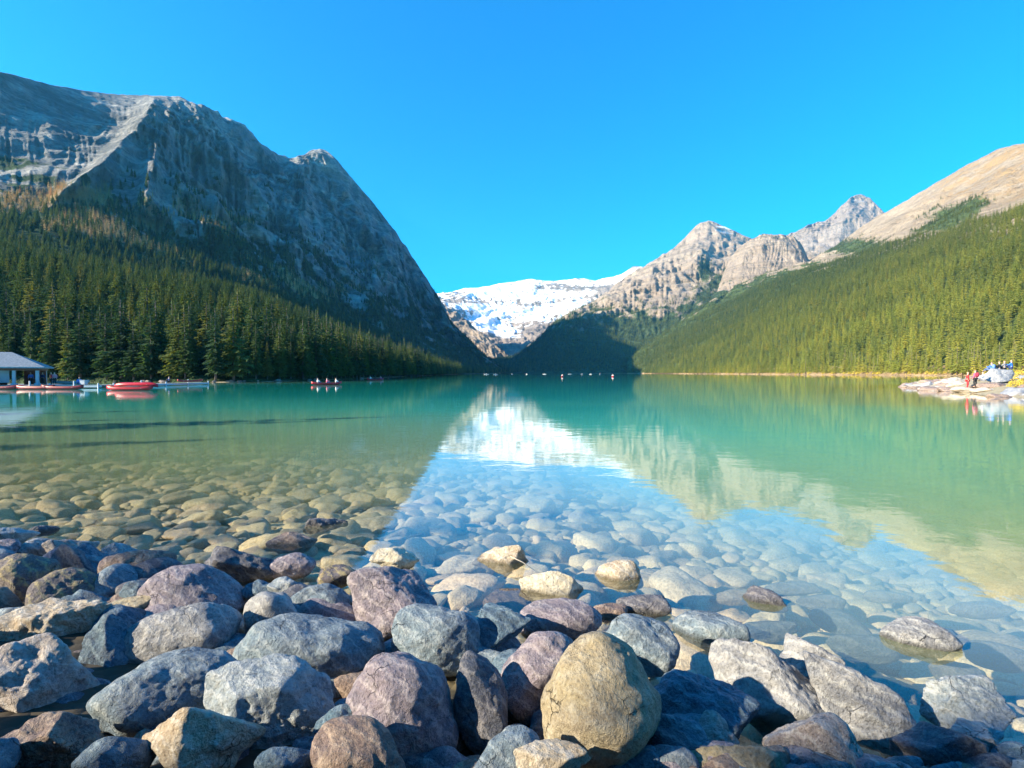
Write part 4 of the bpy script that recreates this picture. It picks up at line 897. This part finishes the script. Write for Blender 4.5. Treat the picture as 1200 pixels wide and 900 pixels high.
# ---------------------------------------------------------------- boathouse, docks, canoes
M_WOOD = flat('weathered_wood', (.34, .33, .32), .8, .2, 5, .4); M_DARKW = flat('stained_wood', (.20, .06, .035), .7, .2, 4, .3); M_WH = flat('white_paint', (.36, .39, .43), .5, .05, 4, .1)
t = NT('roof_shingles'); co = t.n('ShaderNodeTexCoord').outputs['Object']
bk = t.n('ShaderNodeTexBrick', {'Vector': co, 'Color1': (.25, .28, .32, 1), 'Color2': (.16, .19, .23, 1), 'Mortar': (.08, .09, .1, 1), 'Scale': 3.0, 'Mortar Size': .03}); M_ROOF = t.bsdf(t.mix(.4, bk.outputs[0], t.ramp(t.noise(co, 5, 6), [(.3, (.14, .17, .2)), (.7, (.36, .39, .42))])), .85, t.bump(bk.outputs[1], .5, .03))
M_RED = flat('red_hull', (.50, .012, .02), .35, .12, 3, .05); M_REDD = flat('dark_red_hull', (.26, .01, .02), .4, .15, 3, .05)
by = 66.0; xr = (47 - 600) / 600 * by; BL, BD = 15.0, 5.6; ze, zr = 2.75, 4.7
bh = empty('boathouse', (xr, by, .45), 'open timber boathouse with a grey hipped shingle roof at the left edge', 'building', None, R(34))
m = MB(); ov = .55
m.poly([(-BL - ov, -ov, ze - .45), (ov, -ov, ze - .45), (ov, BD + ov, ze - .45), (-BL - ov, BD + ov, ze - .45), (-BL + 3.2, BD / 2, zr - .45), (-3.1, BD / 2, zr - .45), (-BL - ov, -ov, ze - .6), (ov, -ov, ze - .6), (ov, BD + ov, ze - .6), (-BL - ov, BD + ov, ze - .6)],
       [(0, 1, 5, 4), (1, 2, 5), (2, 3, 4, 5), (3, 0, 4), (6, 7, 8, 9), (0, 1, 7, 6), (1, 2, 8, 7), (2, 3, 9, 8), (3, 0, 6, 9)]); m.build('roof', M_ROOF, bh)
m = MB(); m.box((-BL / 2, .1, ze - .76), (BL, .18, .28)); m.box((-.1, BD / 2 + .1, ze - .76), (.18, BD - .2, .28)); m.build('eave_beam', M_DARKW, bh)
for x in (-.3, -2.5, -7, -11, -BL + .3):
    m = MB(); m.box((x, .28, 1.0), (.34 if x > -4 else .3, .34, 2.0), bev=.03); m.box((x, .28, .11), (.6, .6, .22)); m.build('post', M_WH if x > -4 else M_WOOD, bh)
for x in (-.3, -BL + .3):
    m = MB(); m.box((x, BD - .25, 1.0), (.35, .35, 2.0)); m.build('post', M_WOOD, bh)
m = MB(); m.box((-BL / 2 - 2, BD - .6, 1.0), (BL - 4, .14, 2.0)); m.box((-5.4, BD / 2, 1.0), (.14, BD - 2, 2.0)); m.build('wall', M_DARKW, bh)
m = MB(); m.box((-3.7, 1.2, 1.1), (1.2, .08, 1.6)); m.build('white_board', M_WH, bh)
m = MB(); m.box((-1.2, BD - 1.0, 1.0), (2.2, .12, 2.0)); m.build('back_panel', M_DARKW, bh)
m = MB(); m.box((-5.0, .9, .5), (1.6, .5, 1.0)); m.build('counter', M_WOOD, bh)

def dock(name, a, b, w, z, label, np_=4):
    a, b = Vector((*a, 0)), Vector((*b, 0)); d_ = b - a; Ln = d_.length; rz = math.atan2(d_.y, d_.x); o = empty(name, ((a + b) / 2)[:2] + (z,), label, 'dock', None, rz)
    m = MB()
    for k in range(int(Ln / .32)): m.box((-Ln / 2 + .16 + k * .32, 0, -.04), (.29, w, .07))
    m.build('deck', M_WOOD, o); m = MB(); m.box((0, -w / 2 + .05, -.2), (Ln, .1, .22)); m.box((0, w / 2 - .05, -.2), (Ln, .1, .22)); m.build('edge_beam', M_WH, o)
    for k in range(np_):
        for s in (-1,):
            m = MB(); m.tube([(-Ln / 2 + .3 + k * (Ln - .6) / (np_ - 1), s * (w / 2 + .09), -2), (-Ln / 2 + .3 + k * (Ln - .6) / (np_ - 1), s * (w / 2 + .09), .55 if k % 2 else .25)], .09, 8); m.build('pile', M_WH, o, True)
    return o
dx = lambda px, Y: ((px - 600) / 600 * Y, Y)
dock('dock', (-88, 66), (xr + 1.2, 66), 4.6, .45, 'wooden dock platform under the boathouse', 8)
dock('dock', (-84, 71), (xr - 2, 71), 5.2, .43, 'wide plank floor at the back of the boathouse', 4)
dock('dock', dx(62, 67), dx(124, 68), 2.0, .42, 'low pale dock running right from the boathouse', 3)
dock('dock', dx(124, 70), dx(240, 88), 1.6, .40, 'long narrow white-edged dock behind the stacked canoes', 5)

def canoe_meshes(L=5.0, Wd=.88, Ht=.42):
    nS, nR = 25, 9; out = []
    for inner in (0, 1):
        rows_ = []
        for i in range(nS):
            s = -1 + 2 * i / (nS - 1); w = Wd / 2 * (1 - abs(s) ** 2.4) ** .8 + .015 - inner * .012; sheer = Ht + .20 * abs(s) ** 3; keel = .03 + .24 * abs(s) ** 6 + inner * .03
            rows_.append([(s * L / 2 * (1 - inner * .012), math.sin(-math.pi / 2 + math.pi * k / (nR - 1)) * w, keel + (sheer - keel) * (1 - math.cos(-math.pi / 2 + math.pi * k / (nR - 1)) ** .55)) for k in range(nR)])
        out.append(rows_)
    m = MB(); v0 = [[m.bm.verts.new(p) for p in r] for r in out[0]]; v1 = [[m.bm.verts.new(p) for p in r] for r in out[1]]
    for i in range(nS - 1):
        for k in range(nR - 1):
            m.bm.faces.new((v0[i][k], v0[i + 1][k], v0[i + 1][k + 1], v0[i][k + 1])); m.bm.faces.new((v1[i][k], v1[i][k + 1], v1[i + 1][k + 1], v1[i + 1][k]))
        for k in (0, nR - 1): m.bm.faces.new((v0[i][k], v1[i][k], v1[i + 1][k], v0[i + 1][k]))
    for i in (0, nS - 1):
        for k in range(nR - 1): m.bm.faces.new((v0[i][k], v0[i][k + 1], v1[i][k + 1], v1[i][k]))
    hull = m.build('hull', M_RED, None, True); g_ = []
    for s in (0, nR - 1):
        m = MB(); m.tube([(r[s][0], r[s][1], r[s][2] + .005) for r in out[0]], .014, 6); g_.append(m.build('gunwale', M_DARKW, None, True))
    se = []
    for x in (-1.5, 1.3):
        m = MB(); m.box((x, 0, .30), (.28, .72, .03)); se.append(m.build('seat', M_WOOD))
    return [hull] + g_ + se
CP = canoe_meshes(); CM = [(o.name.split('.')[0], o.data) for o in CP]
for o in CP: bpy.data.objects.remove(o)
def canoe(P, rz, label, group=None, dark=False, flip=False, col=None, pitch=0, s=1.0):
    o = empty('canoe', P, label, 'canoe', group, rz); o.scale = (s,) * 3
    if flip: o.rotation_euler = (math.pi, 0, rz)
    if pitch: o.rotation_euler.y = pitch
    for nm, me in CM:
        c_ = bpy.data.objects.new(nm, me)
        link(c_, o)
        if nm == 'hull' and (dark or col):
            c_.material_slots[0].link = 'OBJECT'; c_.material_slots[0].material = col or M_REDD
    return o
for px, lab in ((-4, 'dark red canoe moored farthest left along the boathouse dock'), (41, 'dark red canoe moored in front of the boathouse posts'), (73, 'dark red canoe moored right of the boathouse corner')):
    x, y = dx(px, 62.5); canoe((x, y, -.06), R(rng.uniform(-3, 3)), lab, None, True)
x, y = dx(152, 59); canoe((x, y, -.06), R(6), 'bright red canoe floating below the overturned one')
canoe((x + .1, y + .9, .92), R(5), 'bright red canoe turned upside down on top of another', None, False, True, s=.96)
x, y = dx(152, 61.5); canoe((x, y, -.06), R(3), 'red canoe floating behind the upside-down canoe', None)
x, y = dx(223, 82); canoe((x, y, .5), R(62), 'short red canoe end lying on the tip of the long dock', s=.8)
x, y = dx(82, 69.5); canoe((x, y, .45), R(4), 'pale grey canoe on the dock right of the boathouse', None, col=M_WOOD)
# people at the docks
for px, Y, kd, top, lab in ((36, 68.5, 'stand', BLUE, 'person in bright blue standing under the boathouse roof'), (43, 67.5, 'stand', WHITE, 'person in a white top standing between the boathouse posts'), (50, 69, 'stand', NAVY, 'person in navy near the right boathouse post'), (60, 67.5, 'stand', RED, 'person in a red life vest just outside the boathouse'), (64, 67.5, 'stand', (.5, .2, .25), 'person in dull pink bending right of the boathouse'), (93, 68, 'sit', BLUE, 'person in blue crouching on the low dock'), (198, 81.5, 'sit', NAVY, 'person in navy crouching on the long dock')):
    x, y = dx(px, Y); person((x, y, .44), R(rng.uniform(-60, 60)), kd, top, JEAN if px % 2 else BLACK, (.18, .10, .05), lab, sc=.95)
x, y = dx(98, 67.3); m = MB(); m.box((0, 0, .3), (.7, .5, .55), bev=.04); m.box((0, 0, .6), (.74, .54, .07), bev=.02); o = m.build('storage_box', M_WH); o.location = (x, y, .43); tag(o, 'white box standing on the low dock beside the crouching person', 'box')
# paddlers on the lake
for px, Y, rz, n, cl, lab in ((383, 86, 35, 3, (.45, .10, .08), 'canoe carrying three people in pale tops close to the left forest'), (440, 140, 40, 2, (.6, .5, .45), 'canoe with two paddlers farther along the left forest'), (659, 255, 80, 2, RED, 'red canoe pointing at the viewer in the middle of the lake'), (718, 262, 85, 2, RED, 'red canoe right of the other one in mid lake')):
    x, y = dx(px, Y); c_ = canoe((x, y, -.05), R(rz), lab, s=1.0 if Y < 200 else 1.15); u = Vector((math.cos(R(rz)), math.sin(R(rz)), 0))
    for k in range(n):
        q = Vector((x, y, .12)) + u * (-1.5 + k * (3.0 / max(1, n - 1))); person(tuple(q), R(rz) + math.pi / 2, 'sit', WHITE if (k + int(px)) % 3 else PINK, JEAN, (.15, .09, .05), ['person in a pale top at the stern of the ', 'person in the middle or bow of the ', 'person in a pale top at the bow of the '][k] + {383: 'three-person canoe', 440: 'two-person canoe near the left forest', 659: 'left red mid-lake canoe', 718: 'right red mid-lake canoe'}[px], sc=1.0 if Y < 200 else 1.2)
for k, (px, Y) in enumerate([(570, 620), (581, 560), (600, 700), (617, 680), (638, 740), (668, 760), (682, 720), (703, 760), (692, 700)]):
    x, y = dx(px, Y); canoe((x, y, -.02), R(k * 37), 'tiny distant canoe, one of a scattered line near the far shore', 'distant canoes near the far shore', col=M_WH, s=1.2)
    person((x, y, .12), R(k * 50), 'sit', WHITE, JEAN, BLACK, 'tiny white-clad paddler in a distant canoe near the far shore', 'paddlers in the distant canoes', sc=1.3)
# grey rocks and dead snags along the left shore
for k in range(26):
    px = rng.uniform(60, 470); r_ = np.array(sorted(LS)); Y_ = np.interp(px, r_[:, 0], r_[:, 1]) + rng.uniform(-1, 2); s_ = rng.uniform(.3, .9)
    o = link(bpy.data.objects.new('shore_rock', SLABD[k % 2])); o.location = ((px - 600) / 600 * Y_, Y_, .2); o.scale = (s_, s_, s_); o.rotation_euler.z = k
    tag(o, 'grey rock at the water under the left forest', 'rock', 'rocks along the left shore')
for px, Y_, h, lab in ((27, 119, 11, 'bare pale dead trunk in the front of the left forest above the boathouse'), (78, 120, 8, 'thin leaning dead trunk among the left shore spruces'), (161, 117, 5, 'short pale dead trunk behind the stacked red canoes')):
    m = MB(); m.tube([(0, 0, -.5), (.1, 0, h * .5), (.5 if px in (78, 394) else .1, 0, h)], [.2, .13, .03], 7)
    for k in range(7): z = h * (.3 + .09 * k); a = k * 2.2; m.tube([(.1, 0, z), (.1 + math.cos(a) * .8, math.sin(a) * .8, z - .2)], [.035, .012], 5)
    o = m.build('dead_tree', M_BARK, None, True); o.location = ((px - 600) / 600 * Y_, Y_, .5); tag(o, lab, 'dead tree')

# ---------------------------------------------------------------- haze
HAZE = 4.8e-5
if HAZE:
    t = NT('haze_air'); v = t.n('ShaderNodeVolumePrincipled', {'Color': (.14, .62, 1.0), 'Density': HAZE, 'Anisotropy': 0.2}); t.set(t.out.inputs[1], v.outputs[0])
    m = MB(); m.box((0, 4000, 700 - 16), (19000, 13000, 1500 + 1400)); o = m.build('haze', t.m); o.location.z = 0
    tag(o, 'thin blue morning haze filling the valley', 'haze', kind='stuff')
